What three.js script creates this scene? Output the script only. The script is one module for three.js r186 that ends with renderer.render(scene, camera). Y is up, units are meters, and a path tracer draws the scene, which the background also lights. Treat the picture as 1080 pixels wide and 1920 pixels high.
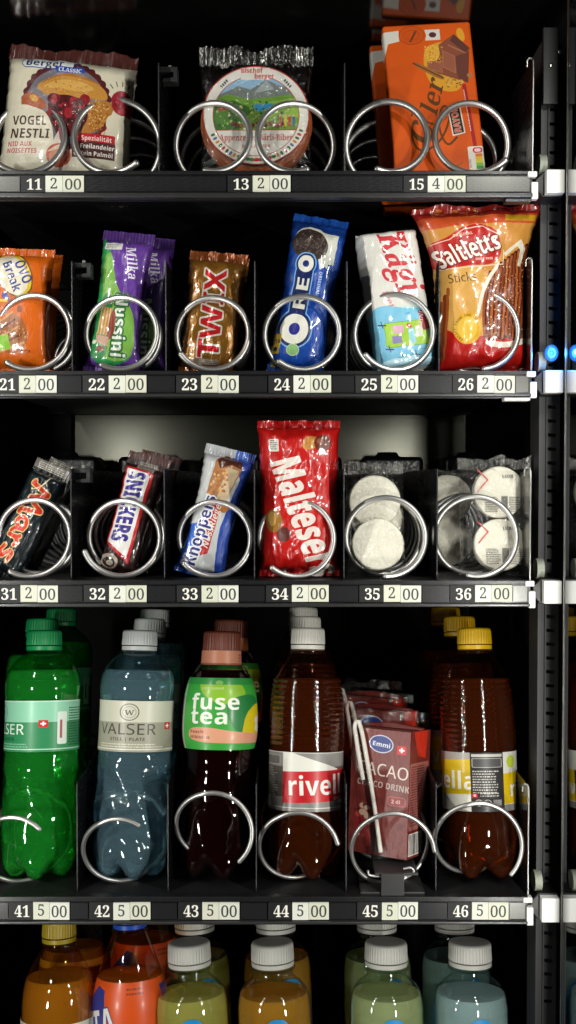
import * as THREE from 'three';
import { RoundedBoxGeometry } from 'three/addons/geometries/RoundedBoxGeometry.js';
import { mergeGeometries } from 'three/addons/utils/BufferGeometryUtils.js';
import { RectAreaLightUniformsLib } from 'three/addons/lights/RectAreaLightUniformsLib.js';
import { createNoise2D } from 'simplex-noise';

// ---------------------------------------------------------------- camera, lamps, exposure
RectAreaLightUniformsLib.init();
const scene = new THREE.Scene();
scene.background = new THREE.Color(0, 0, 0);
const EYE = new THREE.Vector3(0, 1.3, 0.85), FOCAL = 1953, PITCH = Math.atan(0.0275);
const camera = new THREE.PerspectiveCamera(2 * Math.atan(960 / FOCAL) * 180 / Math.PI, 1080 / 1920, 0.01, 10);
camera.position.copy(EYE);
camera.lookAt(0, 1.3 - Math.tan(PITCH), -0.15);
const renderer = new THREE.WebGLRenderer();
renderer.toneMapping = THREE.LinearToneMapping;
renderer.toneMappingExposure = 1;
renderer.shadowMap.enabled = true;
const LAMP_COLOR = new THREE.Color(1, 0.99, 0.93);
const LAMPS = [[-0.345, 0.28, 245, 'on the hinge side'], [0.232, 0.28, 245, 'beside the polished door flank']];   // x, z, strength
const LAMP_H = 0.95, LAMP_Y = 1.3, LAMP_W = 0.015, LED_Y = [-0.43, -0.28, -0.13, 0.055, 0.21, 0.37], LED_H = 0.035;

// ---------------------------------------------------------------- helpers
let seed = 7;
const rnd = () => { seed = (seed * 1664525 + 1013904223) % 4294967296; return seed / 4294967296; };
const noise = createNoise2D(rnd);
const V = (x, y, z) => new THREE.Vector3(x, y, z);
const cp = Math.cos(PITCH), sp = Math.sin(PITCH);
function at(px, py, z) {            // the point at depth z that the photograph shows at that place
  const a = (px - 540) / FOCAL, b = (960 - py) / FOCAL;
  const d = V(a, b * cp - sp, -cp - b * sp);
  return d.multiplyScalar((z - EYE.z) / d.z).add(EYE);
}
const X = (px, z) => at(px, 906, z).x;
const MM = (px, z) => px * (EYE.z - z) / FOCAL;
const names = {};
function numbered(n) { names[n] = (names[n] ?? -1) + 1; return names[n] ? n + '_' + String(names[n]).padStart(3, '0') : n; }
function tag(o, label, category, group) { o.userData.label = label; o.userData.category = category; if (group) o.userData.group = group; return o; }
function thing(name, label, category, group) { const g = new THREE.Group(); g.name = numbered(name); scene.add(g); return tag(g, label, category, group); }
function part(name, geo, m, parent) { const o = new THREE.Mesh(geo, m); o.name = name; o.castShadow = o.receiveShadow = true; parent.add(o); return o; }
function box(x0, x1, y0, y1, z0, z1) { return new THREE.BoxGeometry(x1 - x0, y1 - y0, z1 - z0).translate((x0 + x1) / 2, (y0 + y1) / 2, (z0 + z1) / 2); }
function rbox(x0, x1, y0, y1, z0, z1, r = 0.001, s = 2) { return new RoundedBoxGeometry(x1 - x0, y1 - y0, z1 - z0, s, r).translate((x0 + x1) / 2, (y0 + y1) / 2, (z0 + z1) / 2); }
function dup(o, label, group) { const c = o.clone(); c.name = numbered(o.name.replace(/_\d{3}$/, '')); c.userData = { ...o.userData }; scene.add(c); if (label) c.userData.label = label; if (group) c.userData.group = group; return c; }

// canvases: drawn in units of about one photograph pixel, K canvas pixels each
const K = 3;
function canvas(w, h, draw, k = K) {
  const c = document.createElement('canvas'); c.width = Math.round(w * k); c.height = Math.round(h * k);
  const g = c.getContext('2d'); g.scale(k, k); g.lineJoin = 'round'; g.lineCap = 'round'; draw(g, w, h);
  const t = new THREE.CanvasTexture(c); t.colorSpace = THREE.SRGBColorSpace; t.anisotropy = 8; return t;
}
function R(g, x, y, w, h, c) { g.fillStyle = c; g.fillRect(x, y, w, h); }
function RR(g, x, y, w, h, r, c, stroke, lw = 1) { g.beginPath(); g.roundRect(x, y, w, h, r); if (c) { g.fillStyle = c; g.fill(); } if (stroke) { g.strokeStyle = stroke; g.lineWidth = lw; g.stroke(); } }
function E(g, x, y, rx, ry, c, rot = 0, stroke, lw = 1) { g.beginPath(); g.ellipse(x, y, rx, ry, rot, 0, 7); if (c) { g.fillStyle = c; g.fill(); } if (stroke) { g.strokeStyle = stroke; g.lineWidth = lw; g.stroke(); } }
function P(g, pts, c, stroke, lw = 1, close = true) { g.beginPath(); pts.forEach(([x, y], i) => (i ? g.lineTo(x, y) : g.moveTo(x, y))); if (close) g.closePath(); if (c) { g.fillStyle = c; g.fill(); } if (stroke) { g.strokeStyle = stroke; g.lineWidth = lw; g.stroke(); } }
function C(g, pts, c, stroke, lw = 1) {   // smooth closed or open curve through points
  g.beginPath(); const n = pts.length; g.moveTo((pts[0][0] + pts[n - 1][0]) / 2, (pts[0][1] + pts[n - 1][1]) / 2);
  if (!c) { g.moveTo(...pts[0]); for (let i = 1; i < n - 1; i++) g.quadraticCurveTo(...pts[i], (pts[i][0] + pts[i + 1][0]) / 2, (pts[i][1] + pts[i + 1][1]) / 2); g.lineTo(...pts[n - 1]); }
  else for (let i = 0; i < n; i++) { const a = pts[i], b = pts[(i + 1) % n]; g.quadraticCurveTo(a[0], a[1], (a[0] + b[0]) / 2, (a[1] + b[1]) / 2); }
  if (c) { g.fillStyle = c; g.fill(); } if (stroke) { g.strokeStyle = stroke; g.lineWidth = lw; g.stroke(); }
}
function T(g, s, x, y, size, color, o = {}) {
  g.save(); g.translate(x, y); g.rotate((o.rot || 0) * Math.PI / 180); g.transform(1, 0, -(o.skew || 0), 1, 0, 0); g.scale(o.sx || 1, 1);
  g.font = `${o.italic ? 'italic ' : ''}${o.w || 'bold'} ${size}px ${o.f || 'sans-serif'}`; g.textAlign = o.a || 'left'; g.textBaseline = o.b || 'alphabetic';
  if (o.outer) { g.strokeStyle = o.outer; g.lineWidth = o.ow || 4; g.strokeText(s, 0, 0); }
  if (o.stroke) { g.strokeStyle = o.stroke; g.lineWidth = o.lw || 1; g.strokeText(s, 0, 0); }
  g.fillStyle = color; g.fillText(s, 0, 0); g.restore();
}
function specks(g, x, y, w, h, n, cols, s = 1) { for (let i = 0; i < n; i++) { g.fillStyle = cols[Math.floor(rnd() * cols.length)]; g.fillRect(x + rnd() * w, y + rnd() * h, s * (0.5 + rnd()), s * (0.5 + rnd())); } }
function smallprint(g, x, y, w, n, lh, c, rot = 0) { g.save(); g.translate(x, y); g.rotate(rot * Math.PI / 180); g.fillStyle = c; for (let i = 0; i < n; i++) { let q = 0; const e = w * (0.75 + 0.25 * rnd()); while (q < e) { const l = 1 + rnd() * 4; g.fillRect(q, i * lh, Math.min(l, e - q), lh * 0.45); q += l + 1; } } g.restore(); }
function bars(g, x, y, w, h, c = '#222') { R(g, x, y, w, h, '#eee8e0'); g.fillStyle = c; let q = x + 2; while (q < x + w - 3) { const l = 0.6 + rnd() * 2; g.fillRect(q, y + 2, l, h - 4); q += l + 0.6 + rnd() * 1.6; } }
function swissCross(g, x, y, s) { R(g, x, y, s, s, '#d8222e'); R(g, x + s * .2, y + s * .4, s * .6, s * .2, '#fff'); R(g, x + s * .4, y + s * .2, s * .2, s * .6, '#fff'); }

// fine crinkle of plastic film, shared
const crinkle = (() => {
  const n = 256, d = new Uint8Array(n * n * 4);
  for (let y = 0; y < n; y++) for (let x = 0; x < n; x++) {
    const a = Math.abs(noise(x / 38, y / 52)) * 0.6 + Math.abs(noise(x / 17 + 9, y / 21)) * 0.3 + 0.1 * noise(x / 6, y / 6);
    const v = Math.max(0, Math.min(255, 255 * (0.15 + a))); d.set([v, v, v, 255], (y * n + x) * 4);
  }
  const t = new THREE.DataTexture(d, n, n); t.magFilter = THREE.LinearFilter; t.wrapS = t.wrapT = THREE.MirroredRepeatWrapping; t.needsUpdate = true; return t;
})();

// ---------------------------------------------------------------- materials
const std = (color, roughness, metalness = 0, extra = {}) => new THREE.MeshPhysicalMaterial({ color, roughness, metalness, ...extra });
const lin = (r, g, b) => new THREE.Color().setRGB(r, g, b);
const wear = (() => {   // worn, dusty gloss
  const n = 256, d = new Uint8Array(n * n * 4);
  for (let y = 0; y < n; y++) for (let x = 0; x < n; x++) { const v = 150 + 50 * noise(x / 60, y / 40) + 35 * noise(x / 9, y / 9) + 20 * (rnd() - .5); d.set([v, v, v, 255], (y * n + x) * 4); }
  const t = new THREE.DataTexture(d, n, n); t.magFilter = THREE.LinearFilter; t.wrapS = t.wrapT = THREE.RepeatWrapping; t.repeat.set(3, 3); t.needsUpdate = true; return t;
})();
const dusty = (base, n, cols) => canvas(1024, 40, (g, w, h) => { R(g, 0, 0, w, h, base); specks(g, 0, 0, w, h, n, cols, 1.1); for (let i = 0; i < 50; i++) { const x = rnd() * w, y = rnd() * h; P(g, [[x, y], [x + (rnd() - .5) * 40, y + (rnd() - .5) * 8]], null, cols[i % cols.length], .4, false); } }, 2);
const M = {
  blackPlastic: std(lin(0.008, 0.008, 0.009), 0.6, 0, { roughnessMap: wear }),
  railPlastic: std('#ffffff', 0.55, 0, { roughnessMap: wear, map: dusty('#1a1a1c', 700, ['#2c2c2d', '#242425', '#454441']) }),
  railLip: std('#ffffff', 0.5, 0.6, { roughnessMap: wear, map: dusty('#49494a', 900, ['#5c5c5a', '#3a3a3a', '#6d6c66']) }),
  filler: std(lin(0.014, 0.014, 0.016), 0.5, 0, { roughnessMap: wear }),
  fillerGrey: std(lin(0.12, 0.12, 0.11), 0.5, 0.3, { roughnessMap: wear }),
  divider: std(lin(0.006, 0.006, 0.007), 0.35, 0, { roughnessMap: wear }),
  trayFloor: std(lin(0.006, 0.006, 0.007), 0.55),
  wallBlack: std(lin(0.003, 0.003, 0.0033), 0.75, 0, { specularIntensity: 0.35 }),
  ceiling: std(lin(0.003, 0.003, 0.003), 0.12, 0, { ior: 1.7 }),
  backWall: std(lin(0.075, 0.075, 0.062), 0.22, 1),
  steel: std(lin(0.58, 0.57, 0.55), 0.38, 0.92),
  bracket: std(lin(0.88, 0.88, 0.84), 0.4, 0.08),
  edgeSteel: std(lin(0.5, 0.5, 0.47), 0.3, 1),
  upright: std(lin(0.038, 0.038, 0.04), 0.48, 0.2),
  mirror: std(lin(0.5, 0.5, 0.5), 0.04, 1),
  roller: std(lin(0.42, 0.45, 0.36), 0.4, 0, { transmission: 0.3 }),
  filmThin: new THREE.MeshPhysicalMaterial({ color: 0xffffff, roughness: 0.06, transmission: 1, thickness: 0, ior: 1.45 }),
  glint: std('#c8c8c4', .2, 1, { transparent: true, opacity: .38, bumpMap: crinkle, bumpScale: .004 }),
  film: new THREE.MeshPhysicalMaterial({ color: 0xffffff, roughness: 0.1, transmission: 1, thickness: 0, ior: 1.55, bumpMap: crinkle, bumpScale: 0.0016 }),
};

// ---------------------------------------------------------------- large structure
// shelves: place of the floor edge, the price rail and the lip in the photograph
const ROWS = { 1: [322, 328, 360, 371], 2: [697, 703, 737, 744], 3: [1090, 1097, 1130, 1138], 4: [1683, 1692, 1726, 1733], 5: [2290, 2297, 2331, 2338] };
const yOf = (py) => at(540, py, 0).y;
const FLOOR = {}; for (const r in ROWS) FLOOR[r] = yOf(ROWS[r][0]);
const XL = -0.283, XR = 0.198, ZB = -0.5;
const cabinet = thing('vending_cabinet', 'black vending machine cabinet with a grey metal rear wall and slotted upright', 'cabinet');
part('rear_wall', box(-0.287, 0.238, 0.55, 1.75, -0.57, -0.55), M.backWall, cabinet);
part('rear_post', box(-0.33, -0.287, 0.55, 1.75, -0.57, -0.53), M.wallBlack, cabinet);
part('side_wall', box(0.238, 0.258, 0.55, 1.75, -0.57, 0.0), M.wallBlack, cabinet);
part('side_wall', box(-0.345, -0.33, 0.55, 1.75, -0.57, 0.0), M.wallBlack, cabinet);
const CEIL = at(540, 45.5, -0.075).y;
part('ceiling_panel', box(-0.33, 0.238, CEIL, CEIL + 0.02, -0.55, 0.02), M.ceiling, cabinet);
part('bottom_panel', box(-0.33, 0.238, 0.55, 0.57, -0.55, 0.02), M.wallBlack, cabinet);
{ // slotted upright on the right
  const x0 = X(1012, -0.03), x1 = X(1049, -0.03), y0 = 0.6, y1 = at(540, 80, -0.03).y, sh = new THREE.Shape([[x0, y0], [x1, y0], [x1, y1], [x0, y1]].map(([x, y]) => new THREE.Vector2(x, y)));
  const pitch = MM(26.2, -0.03), sx0 = X(1026, -0.03), sx1 = X(1043, -0.03);
  for (let y = at(540, 1880, -0.03).y; y < y1 - 0.01; y += pitch) { const h = new THREE.Path(); h.moveTo(sx0, y); h.lineTo(sx0, y + 0.0028); h.lineTo(sx1, y + 0.0022); h.lineTo(sx1, y - 0.0006); sh.holes.push(h); }
  const up = part('slotted_upright', new THREE.ExtrudeGeometry(sh, { depth: 0.0015, bevelEnabled: false }).translate(0, 0, -0.0315), M.upright, cabinet);
  part('upright_fold', box(x0 - 0.0012, x0, y0, y1, -0.06, -0.0285), M.upright, up);
  part('upright_rib', box(x0 + 0.0045, x0 + 0.0058, y0, y1, -0.0298, -0.0275), M.upright, up);
}
const flank = thing('door_flank', 'polished dark metal inner flank of the machine door mirroring the shelves', 'door frame');
part('mirror_panel', box(0.2243, 0.232, 0.6, 1.72, 0.0075, 0.10), M.mirror, flank);
part('edge_strip', rbox(0.2236, 0.2325, 0.6, 1.72, 0.0045, 0.0073, 0.0006), M.edgeSteel, flank);
// smoked cover plate and black sheath in front of the upright
const COVER = std(lin(0.01, 0.01, 0.011), 0.35);
for (const [a, b, l] of [[50, 195, 'smoked black cover plate beside the slotted upright at the chocolate box shelf']]) {
  const t = thing('cover_plate', l, 'cover plate'); part('plate', rbox(X(1013, -0.02), X(1043, -0.02), at(0, b, -0.02).y, at(0, a, -0.02).y, -0.024, -0.02, 0.001), COVER, t);
  for (const [px, py] of [[1033, 122], [1051, 97]]) part('screw', new THREE.SphereGeometry(0.0019, 12, 8).scale(1, 1, .5).translate(at(px, py, -0.0195).x, at(px, py, -0.0195).y, -0.0195), M.edgeSteel, t);
}
const railMark = {};
for (const r of [1, 2, 3, 4, 5]) {
  const [pt, p0, p1, pb] = ROWS[r], yT = yOf(pt), y0 = yOf(p1), y1 = yOf(p0), yB = yOf(pb);
  const place = { 1: 'carrying the pie and chocolate box', 2: 'carrying the cookie and pretzel packs', 3: 'carrying the bars and round white wafers', 4: 'carrying the tall soft drink bottles', 5: 'carrying the wide capped juice bottles' }[r];
  const t = thing('vending_tray', 'black metal shelf tray ' + place, 'shelf');
  part('tray_floor', box(XL, XR, yT - 0.0015, yT, ZB, -0.006), M.trayFloor, t);
  const rail = part('price_rail', mergeGeometries([box(XL, XR, y0 - 0.0005, y1 + 0.0005, -0.0055, -0.0025).toNonIndexed(), rbox(XL, XR, y1 + 0.0005, yT + 0.0008, -0.0075, 0.0006, 0.0006)]), M.railPlastic, t);
  part('rail_lip', rbox(XL, XR, yB, y0 - 0.0005, -0.007, 0.0016, 0.0012), M.railLip, rail);
  part('front_apron', box(XL, XR, yB - 0.0005, yT - 0.002, -0.0095, -0.0078), M.blackPlastic, t);
  // end plate, bracket, roller
  const dh = MM(212, 0);
  const ep = part('end_plate', box(XR, XR + 0.0012, yT - 0.012, yT + dh, -0.42, -0.004), M.divider, t);
  part('plate_edge', new THREE.TubeGeometry(new THREE.CatmullRomCurve3([V(XR + .0006, yT - .004, -.0032), V(XR + .0006, yT + dh * .5, -.0032), V(XR + .0006, yT + dh - .003, -.0032), V(XR + .0002, yT + dh, -.0036), V(XR - .003, yT + dh + .0004, -.006), V(XR - .0035, yT + dh - .006, -.007)], false, 'centripetal'), 40, 0.0009, 6), M.edgeSteel, ep);
  const bx0 = 0.2085, bx1 = 0.2232, bt = yT + 0.0008, bb = yB + 0.003;
  const bs = new THREE.Shape([[bx0 - .0065, bt - .006], [bx0, bt], [bx1, bt], [bx1, bb], [bx0 - 0.001, bb], [bx0 - .006, bb + .006]].map(([x, y]) => new THREE.Vector2(x, y)));
  const br = part('slide_bracket', new THREE.ExtrudeGeometry(bs, { depth: 0.03, bevelEnabled: true, bevelSize: 0.0008, bevelThickness: 0.0008, bevelSegments: 2 }).translate(0, 0, -0.036), M.blackPlastic, t);
  part('bracket_face', rbox(bx0, bx1, bb, bt, -0.0045, 0.004, 0.0007), M.bracket, br);
  part('bracket_tab', rbox(XR - 0.004, XR + 0.0035, bt - 0.005, bt - 0.0005, -0.006, 0.0012, 0.0008), M.bracket, br);
  part('bracket_tab', rbox(XR - 0.001, XR + 0.0045, bb - 0.004, bt - 0.009, -0.006, 0.0008, 0.0008), M.bracket, br);
  part('slide_bracket', rbox(XL - 0.046, XL - 0.0005, bb, bt, -0.05, 0.002, 0.002), M.blackPlastic, t);  // unseen left block, added to hold lamp light off the rear wall
  part('roller', new THREE.CylinderGeometry(0.0085, 0.0085, 0.006, 24).rotateZ(Math.PI / 2).translate(XR + 0.0105, bt + 0.0085, -0.014), M.roller, t);
  if (r === 1 || r === 2) part('light_tab', rbox(XR - 0.022, XR - 0.001, yB - 0.0032, yB - 0.0007, -0.01, 0.001, 0.0006), r === 2 ? M.bracket : M.railLip, t);
  if (r !== 3) part('added_dark_panel', box(-0.33, 0.236, yT - 0.001, yT + { 1: .145, 2: .158, 4: .243, 5: .22 }[r], -0.52, -0.5005), M.wallBlack, t);  // added black sheets, hide the lit rear wall so these rows stay dark
  railMark[r] = { t, yT, dh, y0, y1 };
}
// dividers between the columns: place of the front edge at the rail
const DIV = { 1: [300, 645], 2: [137, 312, 478, 650, 822], 3: [133, 308, 477, 645, 820], 4: [141, 313, 480, 650, 820], 5: [-30, 141, 310, 480, 650, 820] };
for (const r in DIV) for (const px of DIV[r]) {
  const { t, yT, dh } = railMark[r], x = X(px, -0.012);
  const d = part('divider', box(x - 0.0005, x + 0.0005, yT + 0.0002, yT + dh, -0.44, -0.012), M.divider, t);
  part('divider_edge', new THREE.CylinderGeometry(0.0006, 0.0006, dh - 0.002, 6).translate(x, yT + dh / 2, -0.0118), M.railLip, d);
}
for (const [r, px] of [[1, 303], [2, 140], [3, 137]]) {   // black plastic clips on top of some dividers
  const { t, yT, dh } = railMark[r], x = X(px, -0.02), y = yT + dh;
  const s = new THREE.Shape([[0, 0], [.0135, .0], [.0135, -.011], [.002, -.011], [.002, -.0095], [.011, -.0085], [.011, -.003], [0, -.003]].map(([a, b]) => new THREE.Vector2(a, b)));
  const c = part('divider_clip', new THREE.ExtrudeGeometry(s, { depth: 0.012, bevelEnabled: true, bevelSize: .0005, bevelThickness: .0005, bevelSegments: 1 }).translate(x, y, -0.034), M.railLip, t);
  part('clip_pin', rbox(x + .006, x + .0085, y, y + .0035, -.03, -.026, .0006), M.roller, c);
}
// motor housings along the rear edge of the third shelf, screws under the second
{
  const { t, yT } = railMark[3];
  const y = at(0, 858, -0.5).y;
  for (let i = 0; i < 6; i++) {
    const x = X(60 + i * 172, -0.5) * 0.62 + (i - 2.5) * 0.028;
    const m = part('motor_housing', rbox(x - 0.038, x + 0.038, yT, y, -0.5, -0.45, 0.006, 3), M.blackPlastic, t);
    part('motor_cap', new THREE.CylinderGeometry(0.012, 0.016, 0.006, 20).translate(x - .005, y + .003, -0.475), M.blackPlastic, m);
  }
  for (const px of [50, 115, 230, 540, 700, 865]) part('tray_screw', new THREE.SphereGeometry(0.0022, 12, 8).translate(X(px, -0.06), railMark[2].yT - 0.0028, -0.06), M.edgeSteel, railMark[2].t);
}
// lamps on the door, just outside the picture
for (const [x, z, power, where] of LAMPS) {
  const t = thing('led_strip_lamp', 'tall slim white LED strip lamp ' + where, 'lamp', 'door lamps');
  const target = V(x * 0.1, LAMP_Y, -0.1);
  t.position.set(x, LAMP_Y, z); t.lookAt(target);
  part('lamp_housing', rbox(-LAMP_W, LAMP_W, -LAMP_H / 2 - .01, LAMP_H / 2 + .01, -0.02, -0.006, 0.002), M.blackPlastic, t);
  const glow = new THREE.MeshStandardMaterial({ color: 0xffffff, emissive: LAMP_COLOR, emissiveIntensity: 4 });
  for (const dy of LED_Y) {
    part('lamp_diffuser', rbox(-LAMP_W / 2, LAMP_W / 2, dy - LED_H / 2, dy + LED_H / 2, -0.0055, -0.002, 0.001), glow, t);
    const l = new THREE.RectAreaLight(LAMP_COLOR, power, LAMP_W, LED_H); l.name = 'led_module';
    l.position.set(x, LAMP_Y + dy, z); l.lookAt(target.x, LAMP_Y + dy, target.z); l.castShadow = true; scene.add(l);
  }
}

// ---------------------------------------------------------------- price tags
const SLOT = {11: 'the cream pie bag', 13: 'the round gingerbread pack', 15: 'the orange chocolate box', 21: 'the orange wafer pack', 22: 'the purple and green wafer pack', 23: 'the golden caramel bar', 24: 'the blue cookie pack', 25: 'the white and sky blue wafer pack', 26: 'the red pretzel bag', 31: 'the black bar with red script', 32: 'the brown peanut bar', 33: 'the white and blue nut bar', 34: 'the red malt ball bag', 35: 'the plain white wafers', 36: 'the printed white wafers', 41: 'the green water bottle', 42: 'the clear blue water bottle', 43: 'the peach iced tea bottle', 44: 'the red labelled amber soda', 45: 'the cocoa drink carton', 46: 'the yellow labelled amber soda'};
const CARDS = ['#dfe1d2', '#dcdcc9', '#e3e4d8', '#d8dac6'];
{
  const rows = {
    1: [[11, 42, 88, 160, 2], [13, 427, 474, 545, 2], [15, 755, 800, 871, 4]],
    2: [[21, -11, 36, 107, 2], [22, 155, 204, 275, 2], [23, 330, 377, 448, 2], [24, 503, 550, 621, 2], [25, 666, 714, 784, 2], [26, 848, 894, 965, 2]],
    3: [[31, -11, 36, 107, 2], [32, 155, 203, 274, 2], [33, 330, 377, 447, 2], [34, 498, 547, 617, 2], [35, 674, 720, 791, 2], [36, 845, 892, 962, 2]],
    4: [[41, 10, 56, 125, 5], [42, 162, 208, 279, 5], [43, 331, 377, 448, 5], [44, 502, 548, 618, 5], [45, 671, 718, 787, 5], [46, 843, 889, 959, 5]],
  };
  const all = Object.values(rows).flat();
  const CW = 4, CH = 6, uw = 124, uh = 34;
  const sheet = canvas(CW * uw, CH * uh, (g) => all.forEach(([n, , , , p], i) => {
    const x = (i % CW) * uw, y = Math.floor(i / CW) * uh;
    R(g, x, y, 49, uh, '#141416'); T(g, String(n), x + 27, y + 28, 30, '#f4f1e6', { f: 'serif', a: 'center', sx: 0.94 });
    R(g, x + 49, y, 34, uh, CARDS[(i * 5) % 4]); R(g, x + 83, y, 41, uh, CARDS[(i * 7 + 1) % 4]);
    T(g, String(p), x + 66, y + 26, 29, '#2e3330', { f: 'serif', w: 'normal', a: 'center', sx: 1, stroke: '#2e3330', lw: .5 });
    T(g, '00', x + 103, y + 28, 29, '#2e3330', { f: 'serif', w: 'normal', a: 'center', sx: 1.02, stroke: '#2e3330', lw: .5 });
    specks(g, x, y, 124, uh, 12, ['rgba(90,90,80,.25)'], 1);
  }), 4);
  const paper = new THREE.MeshStandardMaterial({ map: sheet, roughness: 0.55 });
  all.forEach(([n, a, b, c, p], i) => {
    const r = Math.floor(n / 10), m = railMark[r];
    const t = thing('price_tag', `price tag ${n} ${p} 00 on the rail under ${SLOT[n]}`, 'price tag', 'price tags on the shelf rails');
    const piece = (name, x0, x1, u0, u1, dy, dz) => {
      const y0 = m.y0 + dy, y1 = m.y1 + dy, g = box(X(x0, 0) + .00015, X(x1, 0) - .00015, y0 + .0003, y1 - .0003, -0.0024 + dz, -0.0012 + dz), uv = g.attributes.uv, q = g.attributes.position, nn = g.attributes.normal;
      const U0 = ((i % CW) * uw + u0) / (CW * uw), U1 = ((i % CW) * uw + u1) / (CW * uw), V1 = 1 - (Math.floor(i / CW) * uh + 1) / (CH * uh), V0 = 1 - ((Math.floor(i / CW) + 1) * uh - 1) / (CH * uh);
      g.computeBoundingBox(); const B = g.boundingBox;
      for (let k = 0; k < q.count; k++) { const fu = nn.getZ(k) > .5 ? (q.getX(k) - B.min.x) / (B.max.x - B.min.x) : 0.01; uv.setXY(k, U0 + fu * (U1 - U0), V0 + (q.getY(k) - B.min.y) / (B.max.y - B.min.y) * (V1 - V0)); }
      part(name, g.translate(-X((a + c) / 2, 0), -(m.y0 + m.y1) / 2, 0), paper, t);
    };
    const mid = b + (c - b) * 0.45, j = () => (rnd() - .5) * .0006;
    const cx = X((a + c) / 2, 0), cy = (m.y0 + m.y1) / 2; t.position.set(cx, cy, 0); t.rotation.z = (rnd() - .5) * .012;
    piece('number_plate', a, b, 1, 48.5, 0, 0); piece('price_card', b, mid, 49.5, 83, j(), .0003); piece('price_card', mid, c, 83.5, 123.5, j(), .0002);
  });
  for (const r of [1, 2, 3, 4]) {   // blank strips between the tags
    let x = -112; const m = railMark[r], list = [...rows[r].map((q) => [q[1], q[3]]), [992, 992]];
    list.forEach(([a, b], i) => { if (a - x > 14) { const right = i === list.length - 1, left = r === 1 && i === 0; part('blank_strip', box(X(x + 2, 0), X(a - 2, 0), m.y0 + .0008, m.y1 - .0008, -0.0024, -0.0014), right || left ? M.fillerGrey : M.filler, m.t); } x = b; });
  }
}

// ---------------------------------------------------------------- wire spirals
function spiral(row, cx, rpx, a0, dir, pitch, o = {}) {
  const z0 = o.z ?? -0.009, wire = o.wire ?? 0.0025, r = MM(rpx, z0), turns = Math.min(0.36 / pitch, 9), n = Math.round(turns * 36);
  const c = o.cy ? at(cx, o.cy, z0) : V(X(cx, z0), FLOOR[row] + r + wire + .0004, z0), pts = [];
  for (let i = 0; i <= n; i++) { const f = i / n * turns, a = (a0 * Math.PI / 180) + dir * f * 2 * Math.PI; const fl = o.flat ?? 0; pts.push(V(Math.cos(a) * r, Math.sin(a) * r, -pitch * (f < fl ? f * .12 : fl * .12 + f - fl))); }   // the end coil is flattened
  const t = thing('wire_spiral', o.label, 'spiral', o.group ?? 'dispensing spirals');
  t.position.copy(c);
  const w = part('coil', new THREE.TubeGeometry(new THREE.CatmullRomCurve3(pts), n * 2, wire, 8), M.steel, t);
  part('wire_tip', new THREE.SphereGeometry(wire * .99, 10, 8).translate(pts[0].x, pts[0].y, pts[0].z), M.steel, w);
}
for (const [s, cx, r, a, d, w] of [[11, 42, 74, -125, 1, 'left'], [11, 213, 78, -55, -1, 'right'], [13, 395, 73, -97, 1, 'left'], [13, 556, 73, -75, -1, 'right'], [15, 728, 75, -107, 1, 'left'], [15, 894, 75, -48, -1, 'right']])
  spiral(1, cx, r, a, d, 0.05, { wire: 0.0028, label: `thick steel wire spiral ${w === 'left' ? 'on the hinge side' : 'on the door flank side'} of ${SLOT[s]}`, group: 'paired spirals on the top shelf' });
for (const [s, cx, r, a] of [[21, 56, 72, -125], [22, 223, 70, -117], [23, 396, 70, -143], [24, 566, 71, -127], [25, 741, 73, -140], [26, 899, 74, -84]])
  spiral(2, cx, r, a, 1, 0.027, { label: `steel wire spiral in front of ${SLOT[s]}` });
for (const [s, cx, r, a] of [[31, 54, 72, -120], [32, 225, 71, -160], [33, 399, 70, -140], [34, 556, 71, -130], [35, 726, 74, -92], [36, 898, 75, -105]])
  spiral(3, cx, r, a, 1, 0.03, { label: `steel wire spiral in front of ${SLOT[s]}` });
for (const [s, cx, cy, r, a, p] of [[41, 22, 1608, 76, 46, .074], [42, 222, 1608, 73, 58, .074], [43, 399, 1562, 74, -47, .074], [44, 560, 1600, 76, 14, .074], [45, 738, 1603, 78, 6, .06], [46, 900, 1587, 80, -42, .074]])
  spiral(4, cx, r, a, 1, p, { cy, z: -.0005, flat: { 41: .16, 42: .16, 43: .42, 44: .27, 45: .3, 46: .42 }[s], wire: 0.002, label: `wide steel wire spiral around ${SLOT[s]}`, group: 'wide spirals on the bottle shelf' });

// ---------------------------------------------------------------- bags, wrappers
// one closed skin: rows of rings, front from left to right and back again
function skin(nu, rows, ring) {
  const p = [], uv = [], ix = [], n = nu * 2;
  rows.forEach((v, j) => { for (let i = 0; i < n; i++) { const front = i <= nu, u = front ? i / nu : 2 - i / nu, q = ring(u, v, front ? 1 : -1, i === 0 || i === nu); p.push(...q); uv.push(u, v); } });
  for (let j = 0; j < rows.length - 1; j++) for (let i = 0; i < n; i++) { const a = j * n + i, b = j * n + (i + 1) % n; ix.push(a, b, b + n, a, b + n, a + n); }
  const g = new THREE.BufferGeometry(); g.setAttribute('position', new THREE.Float32BufferAttribute(p, 3)); g.setAttribute('uv', new THREE.Float32BufferAttribute(uv, 2)); g.setIndex(ix); g.computeVertexNormals(); return g;
}
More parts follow.
